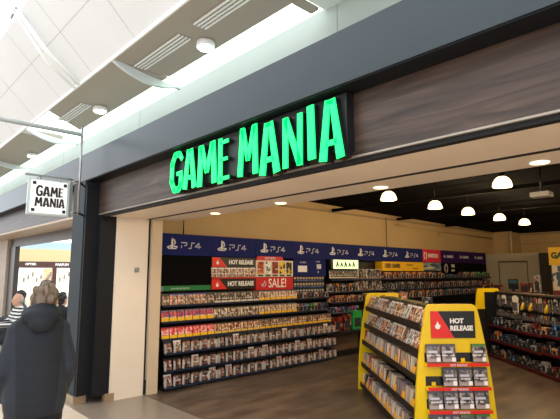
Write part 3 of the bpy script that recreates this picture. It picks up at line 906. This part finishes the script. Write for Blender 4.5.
fill(4, 1.255, 9, [1, 2, 1, 5], .085, .16, 'second', seed=1)
fill(4, 1.05, 10, [5, 0, 5, 2], .075, .13, 'third')
fill(4, .84, 8, [6, 3, 1, 3], .09, .11, 'fourth', seed=2)
y0 = BY0 + 4 * BW
t = place(('box', MISC[0], .2, .27, .15), (-6.12, y0 + .12, .502), WALLR, 'large red boxed toy on the low shelf, left one of the pair', 'toy box', 'boxed toys on the low shelf')
t = place(('box', MISC[0], .22, .30, .15), (-6.12, y0 + .42, .502), WALLR, 'large red boxed toy on the low shelf, beside the green box', 'toy box', 'boxed toys on the low shelf')
t = place(('box', pm('green_carton', '#1f9a4a', .4, 0, .15), .28, .36, .15), (-6.10, y0 + .72, .502), WALLR, 'large green box on the low shelf beside the yellow stand', 'toy box', 'boxed toys on the low shelf')
B((-6.3, y0 + .01, .03), (-6.26, y0 + BW, .47)).build('kick_board', BRWN, units[4])
for z, rn in ((1.502, 'top'), (1.257, 'second')): fill(5, z, 3, [2], .24, .21, rn, kind='ring', nm='headset box')
fill(5, 1.05, 8, [2, 1, 5], .09, .15, 'third')
for k in (6, 7):
    fill(k, 1.50, 9, [5, 0, 5, 2, 0], .085, .15, 'top', seed=k); fill(k, 1.255, 9, [1, 2, 1, 1], .085, .16, 'second', seed=k); fill(k, 1.05, 7, [5, 1, 2], .1, .16, 'third', seed=k)
# yellow board across bays 7 and 8
ya, yb = BY0 + 6 * BW, BY0 + 8 * BW - .06
t = thing('yellow_header_board', 'long yellow board with dark lettering under the blue headers', 'sign board', (XH + .02, ya, 1.68))
o = B((XH - .14, ya, 1.675), (XH + .05, yb, 1.89), .004).build('board', YEL2, t)
MB(FW(ya + .42, 1.79, XH + .05)).text('USED GAMES', .125, 0, 0, 0, off=.006, xs=.85).build('lettering', DTXT, o)
MB(FW(ya + 1.15, 1.82, XH + .05)).text('Used games', .06, 0, 0, 0, off=.001).text('Used games', .05, .25, -.08, 0, off=.001).build('small_lettering', DTXT, o)
# bays 9 to 12
for k in (8, 9, 10, 11):
    y0 = BY0 + BW * k
    if k == 8:
        B((-6.44, y0 + .01, 1.69), (XH, y0 + BW - .01, 1.89), .003).build('poster_board', cover('blue_grey_art', ['#2a3a48', '#4f6c80', '#8fa0a4', '#c8b890']), units[k])
    else:
        o = B((-6.44, y0 + .01, 1.60), (XH, y0 + BW - .01, 1.89), .003).build('poster_board', pm('glossy_black_board', '#070607', .8, spec=.1), units[k])
        if k == 9:
            bb = MB(FW(y0 + .26, 1.75)).stroke([(.08 * math.cos(a * .6), .10 * math.sin(a * .6)) for a in range(11)], .05, 0, .004)
            bb.build('round_emblem', WTXT, o); bb = MB(FW(y0 + .26, 1.75))
            bb.text('THE', .10, .38, .06, 0, off=.006).text('GAME', .07, .38, -.06, 0, off=.003); bb.build('lettering', WTXT, o)
    fill(k, 1.50 if k in (8,) else 1.50, 6, [5, 2, 1] if k == 8 else ([1, 1, 3] if k == 9 else ([2, 0, 2] if k == 10 else [4, 1, 4])), .13, .09 if k == 9 else .15, 'top', seed=k)
    fill(k, 1.255, 8, [1, 2, 0], .1, .15, 'second', seed=k); fill(k, 1.05, 8, [1, 3, 5], .1, .15, 'third', seed=k)

# ================================================================== YELLOW GONDOLA
TH = R(49.4)
DV = Vector((-math.sin(TH), math.cos(TH), 0)); RV = Vector((math.cos(TH), math.sin(TH), 0)); ZV = Vector((0, 0, 1))


def G(dd, r, z=0.): return DV * dd + RV * r + ZV * z


def end_outline(rc):
    """half-width profile of the yellow end board"""
    h = [(0, .395), (.3, .384), (.6, .360), (.85, .330), (1.05, .297), (1.2, .270), (1.29, .252), (1.33, .232), (1.345, .205)]
    return [(rc - w, z) for z, w in h] + [(rc + w, z) for z, w in h[::-1]]


DN, DF, RC = 4.49, 6.88, 1.81
FN = lambda dd: Matrix(((RV.x, 0, -DV.x, DV.x * dd), (RV.y, 0, -DV.y, DV.y * dd), (0, 1, 0, 0), (0, 0, 0, 1)))
g1 = thing('gondola_shelf', 'yellow ended double sided gondola with game cases and a hot release board', 'display stand', G(5.7, RC), TH)
o = MB(FN(DN)).prism(end_outline(RC), -.035, 0).build('end_board', YEL, g1, label='near yellow end board')
MB(FN(DF)).prism(end_outline(RC - .035), -.035, .0).build('end_board', YEL, g1, label='far yellow end board')
MB(FN(DN)).box((RC - .27, 0, .0), (RC + .27, 1.0, .002)).build('end_recess', BLK, g1) if False else None
hot_sign(Matrix(FN(DN)) @ Matrix.Translation((RC + .005, 1.155, .008)), .425, .25, g1, True)
MDG = Matrix(((DV.x, RV.x, 0, 0), (DV.y, RV.y, 0, 0), (0, 0, 1, 0), (0, 0, 0, 1)))   # x=D, y=R, z
b = MB(MDG); b.box((DN + .03, RC - .02, .05), (DF, RC + .02, 1.28)); b.build('centre_panel', SHELF, g1)
b = MB(MDG); b.box((DN + .03, RC - .09, 1.27), (DF, RC + .09, 1.30)).build('top_board', pm('brown_shelf', '#4a3a2c', .5), g1)
b = MB(MDG); b.box((DN + .035, RC - .36, .0), (DF - .003, RC + .36, .055)).build('base', SHELF, g1)
SIDE = [(1.145, 1.515), (.905, 1.487), (.672, 1.453), (.367, 1.432), (.09, 1.412)]
BRS = pm('dark_brown_shelf', '#1f1914', .5, .1)
for side in (-1, 1):
    for z, rr in SIDE:
        re = rr if side < 0 else 2 * RC - rr
        bk = RC - .021 if side < 0 else RC + .021
        b = MB(MDG); b.box((DN + .037, re, z - .03), (DF - .002, bk, z - .012)).build('shelf', BRS, g1)
        b = MB(MDG); b.box((DN + .037, re - .008 * (1 if side < 0 else -1), z - .045), (DF - .002, re, z + .018)).build('shelf_lip', BRS, g1)
SIDER = TH - math.pi / 2
NAMES = ['top', 'second', 'third', 'fourth', 'bottom']
for j in range(2):
    z, rr = SIDE[j]
    n = 15
    for q in range(n):
        dd = DF - .09 - q * (DF - DN - .17) / (n - 1)
        cvn, ds = [('vivid_a', 'cream, rust and dark'), ('vivid_b', 'pale blue and white'), ('cream_brown', 'cream and brown'), ('vivid_a', 'cream, rust and dark')][(q * 3 + j) % 4]
        place(('case', CV[cvn], CASEC, .15, .18), G(dd, rr + .006, z - .002), SIDER, '%s game case facing out, %s from the far end, %s gondola shelf' % (ds, ORD[q + 1], NAMES[j]), 'game case', 'face out game cases on the gondola side', .42)
SPC = [pm('spine_white', '#d8d0c4', .35), pm('spine_tan', '#b39b84', .35), pm('spine_dark', '#3a3030', .35), pm('spine_red', '#a8483c', .35), pm('spine_grey', '#8b8a90', .35), pm('spine_cream', '#e8d3b4', .35)]
SPN = ['white', 'tan', 'dark', 'red', 'grey', 'cream']
for j in (2, 3, 4):
    z, rr = SIDE[j]
    dd = DF - .06; i = 0; face = 0
    while dd > DN + .10:
        i += 1
        if i % 9 in (2,) or (j == 4 and i % 9 == 6):
            face += 1
            place(('case', CV['yellow_tag'], CASEC, .11, .16), G(dd - .04, rr + .008, z - .004), SIDER, 'game case with yellow price card, %s from the far end, %s gondola shelf' % (ORD[face], NAMES[j]), 'game case', 'price carded game cases on the gondola side', .35)
            dd -= .105
        else:
            c = random.choice([0, 0, 1, 1, 2, 3, 4, 5])
            place(('spine', SPC[c], .019, .150, .12), G(dd, rr + .014, z + .003), SIDER, '%s case spine, %s from far end, %s shelf of the yellow gondola' % (SPN[c], ORD[i], NAMES[j]), 'game case', 'spine out game cases on the gondola side', .12)
            dd -= .0245
# end cap pockets
RP = TH
rows = [(.812, [0, 1, 3], 4.50), (.598, [1, 2, 3], 4.49), (.394, [0, 1, 2, 3], 4.48), (.185, [0, 1, 2, 3], 4.47)]
for j, (z, slots, dd) in enumerate(rows):
    rc = RC + .012 + j * .002
    s = MB(MDG).box((DN - .075, rc - .295, z - .03), (DN - .001, rc + .295, z - .005)).build('end_shelf', YEL, g1)
    MB(MDG).box((DN - .082, rc - .295, z - .028), (DN - .075, rc + .295, z + .001)).build('red_price_rail', RED, s)
    MB(Matrix(FN(DN - .082)) @ Matrix.Translation((rc, z - .016, 0))).text('HOT RELEASE', .026, 0, 0, 0, ext=.001, off=.0008).build('rail_lettering', PTXT, s)
    # dark pocket mouth behind the cases, with its yellow tongue
    MB(MDG).box((DN - .004, rc - .29, z + .0), (DN - .001, rc + .29, z + .085)).build('pocket_recess', BLK, s)
    for q in range(4):
        rq = rc - .2175 + q * .145
        MB(MDG).box((DN - .010, rq - .018, z), (DN - .004, rq + .018, z + .035)).build('pocket_tongue', YEL, s)
        if q in slots:
            cvn = 'grey_green' if (j == 0 and q == 3) or j == 3 and q > 1 else 'grey_battle'
            c = place(('casep', CV[cvn], CASEB, .135, .165), G(DN - .050, rq, z + .003), RP, 'grey war game case, %s from left, %s row of the yellow stand end' % (ORD[q + 1], ['top', 'second', 'third', 'lowest'][j]), 'game case', 'game cases on the yellow stand end', .14)
# boxes on top of the gondola
for i, (dd, w, h, mi, lab) in enumerate([(6.1, .13, .08, 5, 'small tan box standing on the yellow gondola top, further back'), (5.2, .11, .07, 1, 'small dark box standing on the yellow gondola top, nearer')]):
    place(('box', MISC[mi], w, h, .08), G(dd, RC - .02, 1.301), SIDER, lab, 'box', 'boxes on the gondola top')
b = MB(MDG)
for q in range(24):
    dd = DN + .08 + q * .096
    b.box((dd, RC - .085, 1.30), (dd + .045, RC - .06, 1.30 + .01 + .02 * random.random()))
o = b.build('price_card_strip', pm('green_cards', '#8a8450', .5, 0, .4, 30), g1, kind='stuff')

# ================================================================== SECOND GONDOLA (RIGHT AISLE)
R2 = 4.47
g2 = thing('gondola_shelf', 'dark pegboard gondola with red shelf rails on the right aisle', 'display stand', G(8, R2 + .3), TH)
b = MB(MDG); b.box((5.9, R2 + .28, .0), (9.42, R2 + .34, 1.25)).build('pegboard', SHELF, g2)
b = MB(MDG); b.box((5.9, R2 + .24, 1.24), (9.42, R2 + .38, 1.27)).build('top_rail', pm('grey_brown_rail', '#5a4c40', .5, .3), g2)
for d0 in (9.40, 7.6, 5.92):
    b = MB(MDG); b.box((d0 - .03, R2 + .22, 0), (d0, R2 + .28, 1.25)).build('upright', SHELF, g2)
for j, (z, rr) in enumerate([(.62, R2 + .04), (.345, R2 + .02), (.05, R2)]):
    for s0, s1, dz in ((7.6, 9.40, 0), (5.92, 7.59, .03 if j < 2 else 0)):
        sh = MB(MDG).box((s0, rr + .012, z - .02 + dz), (s1, R2 + .279, z + dz)).build('shelf', SHELF, g2)
        MB(MDG).box((s0, rr, z - .03 + dz), (s1, rr + .012, z + .012 + dz)).build('red_rail', RAILR, sh)
MB(MDG).box((5.92, R2 + .03, 0), (9.4, R2 + .27, .03)).build('plinth', BLK, g2)
MB(MDG).box((9.40, R2 + .02, 0), (9.43, R2 + .34, 1.25)).build('side_panel', SHELF, g2)
g3 = thing('gondola_shelf', 'yellow topped stand end behind the dark pegboard gondola', 'display stand', G(10.2, 4.85), TH)
MB(FN(10.1)).prism([(4.6, .86), (5.2, .86), (5.16, 1.2), (5.12, 1.30), (4.68, 1.30), (4.64, 1.2)], -.03, 0).build('top_board', YEL, g3, label='yellow top board')
MB(MDG).box((10.13, 4.62, .05), (10.7, 5.18, .80)).build('shelf_body', SHELF, g3)
MB(MDG).box((10.10, 4.60, 0), (10.7, 5.20, .05)).box((10.10, 4.6, .05), (10.13, 5.2, .86)).build('base', BLK, g3)
# hanging packs
yk = pm('banana_yellow', '#e8b820', .4)
for i in range(24):
    dd = 9.28 - i * .14
    mi = [2, 1, 1, 1, 1, 1, 1, 1, 1, 0, 2, 0][i % 12]
    place(('pack', MISC[mi], .11, .24), G(dd, R2 + .24, .975), SIDER, '%s hanging pack, %s from the far end, top pegboard row' % (MN[mi], ORD[i + 1]), 'hanging pack', 'hanging packs on the pegboard gondola')
for i in range(32):
    dd = 9.30 - i * .105
    mi = [1, 2, 1, 0, 1, 1, 2, 5][i % 8]
    place(('pack', MISC[mi], .08, .14), G(dd, R2 + .22, .79), SIDER, '%s small hanging pack, %s from the far end, lower pegboard row' % (MN[mi], ORD[i + 1]), 'hanging pack', 'small hanging packs on the pegboard gondola')
for i, dd in enumerate((8.25, 8.0, 7.55)):
    t = thing('plush_keyring', 'yellow curved plush keyring on the pegboard, %s from the far end' % ORD[i + 1], 'keyring', G(dd, R2 + .14, 1.0), 0, 'yellow plush keyrings')
    p = [G(dd - .03, R2 + .14, 1.12), G(dd - .02, R2 + .13, 1.06), G(dd + .01, R2 + .13, 1.01), G(dd + .05, R2 + .13, .99)]
    MB().tube(p, [.012, .028, .032, .014], 10).build('plush_body', yk, t)
    MB().tube([G(dd - .03, R2 + .14, 1.12), G(dd - .03, R2 + .2, 1.19)], .004, 6).build('strap', BLK, t)
t = MB(Matrix(FN(0)) @ Matrix.Translation((0, 0, 0))); t = MB(MDG)
place(('pack', pm('white_card', '#e8e2d8', .5), .20, .30), G(8.45, R2 + .12, .93), SIDER, 'tall white hanging pack beside the yellow keyrings', 'hanging pack', 'large pale hanging packs')
place(('pack', pm('white_card', '#e8e2d8', .5), .16, .16), G(8.85, R2 + .12, 1.06), SIDER, 'white hanging bag high on the pegboard, left of the tall pack', 'hanging pack', 'large pale hanging packs')
for j, (z, rr) in enumerate([(.62, R2 + .04), (.345, R2 + .02), (.05, R2)]):
    for i in range(24):
        dd = 9.28 - i * .14
        mi = [1, 2, 1, 1, 1, 3, 1, 1, 5, 1, 1, 0, 1][(i * 5 + j * 3) % 13]
        h = [.14, .11, .17, .09][(i + j) % 4]
        place(('box', MISC[mi], .11, h, .09), G(dd, rr + .05, z + .001 + (.03 if dd < 7.6 and j < 2 else 0)), SIDER, '%s boxed item, %s from far end, %s red-railed shelf' % (MN[mi], ORD[i + 1], ['upper', 'middle', 'lowest'][j]), 'boxed item', 'boxed items on the red railed shelves')

# ================================================================== BACK OF SHOP
struct('wall_partition', B((-6.45, 14.5, 0), (-4.68, 14.6, 2.2), .004), GREYP)
struct('trim_16', B((-5.95, 14.48, 1.93), (-5.13, 14.5, 1.97)).box((-5.95, 14.488, .0), (-5.93, 14.5, 1.93)).box((-5.15, 14.488, 0), (-5.13, 14.5, 1.93)), pm('door_frame_dark', '#4a4034', .6))
struct('wall_partition_pillar', B((-4.72, 14.2, 0), (-4.55, 14.6, 2.18)), pm('dark_post', '#201a16', .6))
t = thing('sales_counter', 'dark red sales counter in front of the grey partition', 'counter', (-4.7, 12.6, 0))
B((-5.7, 12.4, 0), (-4.1, 12.88, 1.12), .01).build('counter_body', pm('counter_red', '#7a2a2c', .5), t)
B((-5.75, 12.35, 1.12), (-4.08, 12.89, 1.16), .005).build('counter_top', BRWN, t)
t = thing('monitor', 'small dark till screen with a teal picture on the counter', 'monitor', (-4.8, 12.5, 1.16))
B((-4.92, 12.5, 1.22), (-4.68, 12.53, 1.47), .004).build('screen_housing', BLK, t)
B((-4.90, 12.494, 1.36), (-4.70, 12.5, 1.45)).build('screen', pm('teal_screen', '#2a4f56', .3, emis=.1), t)
B((-4.83, 12.5, 1.16), (-4.77, 12.53, 1.22)).box((-4.88, 12.45, 1.16), (-4.72, 12.6, 1.17)).build('stand', BLK, t)
place(('box', MISC[2], .14, .42, .1), (-4.22, 12.45, 1.162), 0, 'tall white carton standing on the counter', 'carton', 'goods on the counter')
for i, (x, w, h) in enumerate(((-5.45, .22, .2), (-5.18, .2, .16), (-4.48, .26, .22))):
    place(('box', MISC[0], w, h, .12), (x, 12.45, 1.162), 0, 'red carton on the counter, %s from the left' % ORD[i + 1], 'carton', 'red cartons on the counter')
# game banner at the right edge
t = thing('display_tower', 'white tower with yellow lettered top and a robot picture at right edge', 'display stand', (-3.4, 12.9, 0))
B((-4.02, 12.95, .0), (-2.8, 13.2, 1.82), .005).build('tower_body', pm('cream_board', '#e5d6c2', .5), t)
o = B((-4.06, 12.9, 1.82), (-2.76, 13.2, 2.26), .005).build('yellow_header', YEL2, t)
MB(frame((-4.02, 12.9, 2.05), (1, 0, 0), (0, 0, 1))).text('GAMES', .2, 0.02, 0, 0, off=.012, ext=.01, xs=.9, align='LEFT').build('lettering', pm('dark_green_letter', '#2c4a1c', .5), o)
m = MB(frame((-3.80, 12.95, 1.6), (1, 0, 0), (0, 0, 1)))
m.box((-.09, .06, 0), (.09, .2, .01)).box((-.13, -.14, 0), (.13, .05, .01)).stroke([(-.14, .02), (-.24, -.06), (-.2, -.18)], .05, 0, .01).stroke([(.14, .02), (.24, .08), (.2, .18)], .05, 0, .01).stroke([(-.07, -.14), (-.09, -.3)], .06, 0, .01).stroke([(.07, -.14), (.09, -.3)], .06, 0, .01)
m.build('robot_picture', pm('blue_grey_print', '#3d5668', .5), t)
B((-4.02, 12.94, 1.0), (-2.8, 12.95, 1.2)).build('red_band', pm('counter_red', '#7a2a2c', .5), t)

# ================================================================== PEOPLE
SKIN = pm('skin', '#c99a80', .55)


def remesh(o, vox, sm=6):
    m = o.modifiers.new('remesh', 'REMESH'); m.mode = 'VOXEL'; m.voxel_size = vox; m.use_smooth_shade = True
    s = o.modifiers.new('smooth', 'SMOOTH'); s.factor = .5; s.iterations = sm
    return o


def add_head(b, c, s=.95, tilt=0.):
    """skull, jaw, nose, ears; faces +y"""
    x, y, z = c
    b.ell((x, y - .005, z + .01), (.074 * s, .092 * s, .105 * s)); b.ell((x, y + .022, z - .055), (.055 * s, .062 * s, .062 * s))
    b.ell((x, y + .096 * s, z - .018), (.012, .02, .024)); b.ell((x, y + .08 * s, z - .062), (.024, .014, .009))
    for sx in (-1, 1):
        b.ell((x + sx * .077 * s, y - .002, z - .012), (.011, .02, .032)); b.ell((x + sx * .03, y + .085 * s, z + .012), (.016, .008, .008))


def add_hand(b, w, dirv, side, s=1.):
    """palm, four bent fingers, thumb; w = wrist, dirv = pointing way"""
    d_ = Vector(dirv).normalized(); fw = Vector((0, 1, 0)); q = d_.cross(fw).normalized(); fw = q.cross(d_).normalized()
    w = Vector(w); pc = w + d_ * .045
    b.cap(w, pc + d_ * .02, .024, .027)
    b.ell(pc + d_ * .005, (.02, .038, .042))
    for k, ln in enumerate((.066, .075, .07, .055)):
        o = w + d_ * .075 + fw * (.030 - .020 * k)
        m = o + d_ * ln * .5 - q * side * .006; e = m + d_ * ln * .38 - q * side * .02
        b.cap(o, m, .0095, .0088, 8); b.cap(m, e, .0088, .0075, 8)
    o = w + d_ * .03 + fw * .03
    m = o + d_ * .03 + fw * .024; b.cap(o, m, .012, .010, 8); b.cap(m, m + d_ * .028 + fw * .004, .010, .0085, 8)


def person_body(root, J, headc, hands=True, vox=.009, skin=SKIN):
    b = MB(parent_mat(root))
    add_head(b, headc)
    b.cap((headc[0], headc[1] - .015, headc[2] - .07), (headc[0], headc[1] - .03, headc[2] - .18), .052, .058)
    b.ell(J['chest'], (.14, .10, .17)); b.ell(J['belly'], (.14, .10, .16)); b.ell(J['pelvis'], (.155, .11, .12))
    for i in (0, 1):
        sh, el, wr = J['arm'][i]
        b.cap(sh, el, .042, .036); b.cap(el, wr, .034, .025)
        add_hand(b, wr, Vector(wr) - Vector(el), -1 if i == 0 else 1)
        hp, kn, an, toe = J['leg'][i]
        b.cap(hp, kn, .075, .05); b.cap(kn, an, .055, .036); b.cap(an, toe, .036, .03)
    o = b.build('person_body', skin, root)
    return remesh(o, vox, 3)


def coat_mat():
    t = NT('navy_padded_coat')
    tc = t.n('ShaderNodeTexCoord'); sep = t.n('ShaderNodeSeparateXYZ'); t.l(tc.outputs['Object'], sep.inputs[0])
    ax = t.math('ABSOLUTE', sep.outputs[0])
    side = t.math('GREATER_THAN', t.math('ADD', ax, t.math('MULTIPLY', sep.outputs[2], -.06)), .06)
    no = t.n('ShaderNodeTexNoise'); no.inputs['Scale'].default_value = 9; t.l(tc.outputs['Object'], no.inputs['Vector'])
    c = t.mix(side, lin('#12161f'), lin('#232933'))
    c = t.mix(t.math('MULTIPLY', no.outputs[0], .25), c, lin('#10131c'))
    t.l(c, t.b.inputs['Base Color']); t.b.inputs['Roughness'].default_value = .75
    wv = t.n('ShaderNodeTexWave', bands_direction='Z'); wv.inputs['Scale'].default_value = 3.2; wv.inputs['Distortion'].default_value = .6
    t.l(tc.outputs['Object'], wv.inputs['Vector'])
    h = t.math('ADD', t.math('MULTIPLY', t.math('POWER', wv.outputs['Fac'], .35), .6), no.outputs[0])
    bp = t.n('ShaderNodeBump'); bp.inputs['Strength'].default_value = .35; bp.inputs['Distance'].default_value = .012
    t.l(h, bp.inputs['Height']); t.l(bp.outputs[0], t.b.inputs['Normal'])
    return t.m


# the walker seen from behind
rz = math.atan2(.8, -2.84) - math.pi / 2 + R(4)
w = thing('person', 'person seen from behind in a navy padded hooded coat, short greying hair', 'person', (-3.33, .965, 0), rz)
J = dict(chest=(0, 0, 1.22), belly=(0, .01, 1.0), pelvis=(0, 0, .86),
         arm=[((-.12, -.01, 1.265), (-.190, -.03, 1.04), (-.155, .13, .82)), ((.12, -.01, 1.265), (.190, -.03, 1.04), (.155, .13, .82))],
         leg=[((-.085, 0, .84), (-.09, .06, .46), (-.09, -.02, .09), (-.1, .12, .035)), ((.085, 0, .84), (.09, .0, .46), (.09, -.08, .09), (.1, .05, .035))])
person_body(w, J, (.02, .02, 1.462))
PMW = parent_mat(w)
b = MB(PMW)   # coat torso, flared hem, sleeves
rings = [(.765, .165, .14), (.81, .175, .145), (.86, .183, .148), (.98, .175, .145), (1.10, .165, .135), (1.20, .158, .13), (1.27, .145, .12), (1.33, .115, .105), (1.385, .08, .09)]
n = 28; vs = []; fs = []
for z, rx, ry in rings:
    for k in range(n):
        a = 2 * math.pi * k / n
        e = .8
        cxx = abs(math.cos(a)) ** e * (1 if math.cos(a) >= 0 else -1); cyy = abs(math.sin(a)) ** e * (1 if math.sin(a) >= 0 else -1)
        vs.append((rx * cxx, ry * cyy, z))
for i in range(len(rings) - 1):
    for k in range(n): fs.append((i * n + k, i * n + (k + 1) % n, (i + 1) * n + (k + 1) % n, (i + 1) * n + k))
fs.append(list(range(n))[::-1]); fs.append([(len(rings) - 1) * n + k for k in range(n)])
b.add(vs, fs)
for sx in (-1, 1):
    b.cap((sx * .125, -.01, 1.275), (sx * .190, -.03, 1.04), .056, .052); b.cap((sx * .190, -.03, 1.04), (sx * .165, .10, .86), .052, .042)
    b.cap((sx * .06, -.01, 1.335), (sx * .13, -.01, 1.28), .06, .058)
coat = remesh(b.build('padded_coat', coat_mat(), w), .011, 5)
b = MB(PMW)
b.ell((0, -.08, 1.37), (.118, .075, .06)); b.ell((.01, -.03, 1.415), (.088, .085, .045)); b.ell((0, -.12, 1.33), (.075, .045, .06))
for k in range(-5, 6):
    a = k * .27 - math.pi / 2
    b.ell((.082 * math.cos(a), .08 * math.sin(a) + .005, 1.425 - .008 * abs(k)), (.034, .03, .036), seg=10, rings=6)
remesh(b.build('coat_hood', coat.data.materials[0], w), .010, 5)
b = MB(PMW)
for i in (0, 1):
    hp, kn, an, toe = J['leg'][i]
    b.cap((hp[0], hp[1], .9), kn, .088, .068); b.cap(kn, (an[0], an[1], .08), .068, .055)
b.ell((0, 0, .88), (.17, .125, .12))
remesh(b.build('trousers', pm('black_trousers', '#101116', .8), w), .012, 4)
b = MB(PMW)
for i in (0, 1):
    an, toe = J['leg'][i][2:]
    b.ell((toe[0], toe[1] - .05, .04), (.048, .14, .04)); b.cap((an[0], an[1], .09), (an[0], an[1], .05), .05, .05)
remesh(b.build('shoes', pm('black_shoes', '#17161a', .5), w), .01, 3)
def hair_m(name, a_, c_):
    t = NT(name); tc = t.n('ShaderNodeTexCoord'); mp = t.n('ShaderNodeMapping'); mp.inputs['Scale'].default_value = (60, 60, 8)
    t.l(tc.outputs['Object'], mp.inputs['Vector']); no = t.n('ShaderNodeTexNoise'); no.inputs['Scale'].default_value = 1; t.l(mp.outputs[0], no.inputs['Vector'])
    t.l(t.ramp(no.outputs[0], [(.35, lin(a_)), (.65, lin(c_))]), t.b.inputs['Base Color']); t.b.inputs['Roughness'].default_value = .6
    bp = t.n('ShaderNodeBump'); bp.inputs['Strength'].default_value = .8; bp.inputs['Distance'].default_value = .01; t.l(no.outputs[0], bp.inputs['Height']); t.l(bp.outputs[0], t.b.inputs['Normal'])
    return t.m


def hair(root, c, col, short=True, seed=1):
    rnd = random.Random(seed)
    b = MB(parent_mat(root))
    b.ell((c[0], c[1] - .015, c[2] + .018), (.076, .092, .098)); b.ell((c[0], c[1] - .042, c[2] - .045), (.064, .054, .055))
    for k in range(26):
        a = rnd.uniform(math.pi * .95, math.pi * 2.05) if k % 3 else rnd.uniform(0, 6.28); e = rnd.uniform(-.4, 1.4) if k % 3 else rnd.uniform(.7, 1.5)
        p = (c[0] + .068 * math.cos(a) * math.cos(e), c[1] - .015 + .09 * math.sin(a) * math.cos(e), c[2] + .022 + .094 * math.sin(e))
        b.ell(p, (.021, .021, .028), seg=8, rings=6)
    return remesh(b.build('hair', col, root), .007, 2)


hair(w, (.02, .02, 1.462), hair_m('greying_brown_hair', '#4a3a2e', '#84705e'))


def sitter(loc, rz, lab, top, hairm=None, bald=False):
    p = thing('person', lab, 'person', loc, rz)
    J = dict(chest=(0, 0, .88), belly=(0, .01, .66), pelvis=(0, 0, .54),
             arm=[((-.17, 0, 1.0), (-.22, .1, .78), (-.13, .34, .76)), ((.17, 0, 1.0), (.22, .1, .78), (.13, .34, .76))],
             leg=[((-.09, 0, .53), (-.11, .42, .50), (-.11, .40, .09), (-.11, .55, .035)), ((.09, 0, .53), (.11, .42, .50), (.11, .40, .09), (.11, .55, .035))])
    person_body(p, J, (0, .03, 1.165), vox=.012)
    b = MB(parent_mat(p))
    b.ell((0, 0, .86), (.185, .13, .2)); b.ell((0, .01, .64), (.175, .13, .17)); b.cap((0, 0, .98), (0, .0, 1.03), .09, .065)
    for sx in (-1, 1):
        b.cap((sx * .16, 0, .99), (sx * .225, .1, .78), .065, .055); b.cap((sx * .225, .1, .78), (sx * .14, .3, .765), .053, .042)
    remesh(b.build('jumper', top, p), .014, 4)
    b = MB(parent_mat(p))
    for sx in (-1, 1):
        b.cap((sx * .09, 0, .53), (sx * .11, .42, .50), .095, .072); b.cap((sx * .11, .42, .50), (sx * .11, .40, .12), .07, .055)
    remesh(b.build('trousers', pm('dark_trousers', '#22242c', .8), p), .014, 4)
    b = MB(parent_mat(p))
    for sx in (-1, 1): b.ell((sx * .11, .47, .04), (.048, .14, .04))
    b.build('shoes', pm('black_shoes', '#17161a', .5), p, smooth=True)
    if not bald: hair(p, (0, .03, 1.165), hairm or hair_m('dark_hair', '#16120f', '#2c241e'))
    else:
        b = MB(parent_mat(p))
        for sx in (-1, 1): b.ell((sx * .07, -.02, 1.15), (.012, .05, .03))
        b.ell((0, -.055, 1.14), (.06, .035, .035)); remesh(b.build('hair_fringe', hair_m('grey_hair', '#8a8580', '#b5b0aa'), p), .008, 2)
    return p


def stripes():
    t = NT('striped_knit'); tc = t.n('ShaderNodeTexCoord'); sep = t.n('ShaderNodeSeparateXYZ'); t.l(tc.outputs['Object'], sep.inputs[0])
    f = t.math('GREATER_THAN', t.math('SINE', t.math('MULTIPLY', sep.outputs[2], 115.0)), .0)
    t.l(t.mix(f, lin('#24262c'), lin('#dcdcd8')), t.b.inputs['Base Color']); t.b.inputs['Roughness'].default_value = .8
    return t.m


def chair(loc, rz, lab):
    c = thing('cafe_chair', lab, 'chair', loc, rz, 'chairs of the mall cafe')
    Mx = parent_mat(c); wd = pm('dark_chair_wood', '#3a2c24', .5)
    MB(Mx).box((-.2, -.2, .40), (.2, .2, .43), .008).build('seat', wd, c)
    MB(Mx).box((-.2, -.215, .58), (.2, -.19, .84), .008).build('backrest', wd, c)
    for sx in (-1, 1):
        for sy in (-1, 1): MB(Mx).tube([(sx * .18, sy * .18, 0), (sx * .18, sy * .18, .40)], .014).build('leg', wd, c)
        MB(Mx).tube([(sx * .18, -.18, .43), (sx * .18, -.2, .84)], .012).build('back_post', wd, c)


for loc, rz, lab, top, hm, bald, cl in (
        ((-9.25, 2.33, 0), R(180), 'bald person in a striped jumper sitting beyond the walker, at left', stripes(), None, True, 'dark wooden cafe chair under the bald person'),
        ((-10.3, 2.62, 0), R(160), 'dark-haired person sitting behind the bald person in stripes', pm('grey_jumper', '#3a3c44', .8), None, False, 'dark wooden cafe chair behind the bald person'),
        ((-8.85, 2.90, 0), R(30), 'dark-haired person in black sitting beside the charcoal column', pm('black_jumper', '#15151a', .8), None, False, 'dark wooden cafe chair beside the charcoal column')):
    sitter(loc, rz, lab, top, hm, bald); chair(loc, rz, cl)
t = thing('cafe_table', 'small orange-brown cafe table in front of the bald person', 'table', (-9.42, 1.45, 0))
tw = pm('orange_wood', '#b86a34', .4)
MB().lathe([(.40, .70), (.41, .715), (.41, .73), (.40, .735)], (-9.42, 1.45, 0), 28).build('table_top', tw, t)
MB().tube([(-9.42, 1.45, .03), (-9.42, 1.45, .70)], .03).build('pedestal', BLK, t)
MB().lathe([(.24, 0), (.24, .015), (.05, .035)], (-9.42, 1.45, 0)).build('foot', BLK, t)

for o in bpy.data.objects:
    if '_used' in o.keys(): del o['_used']
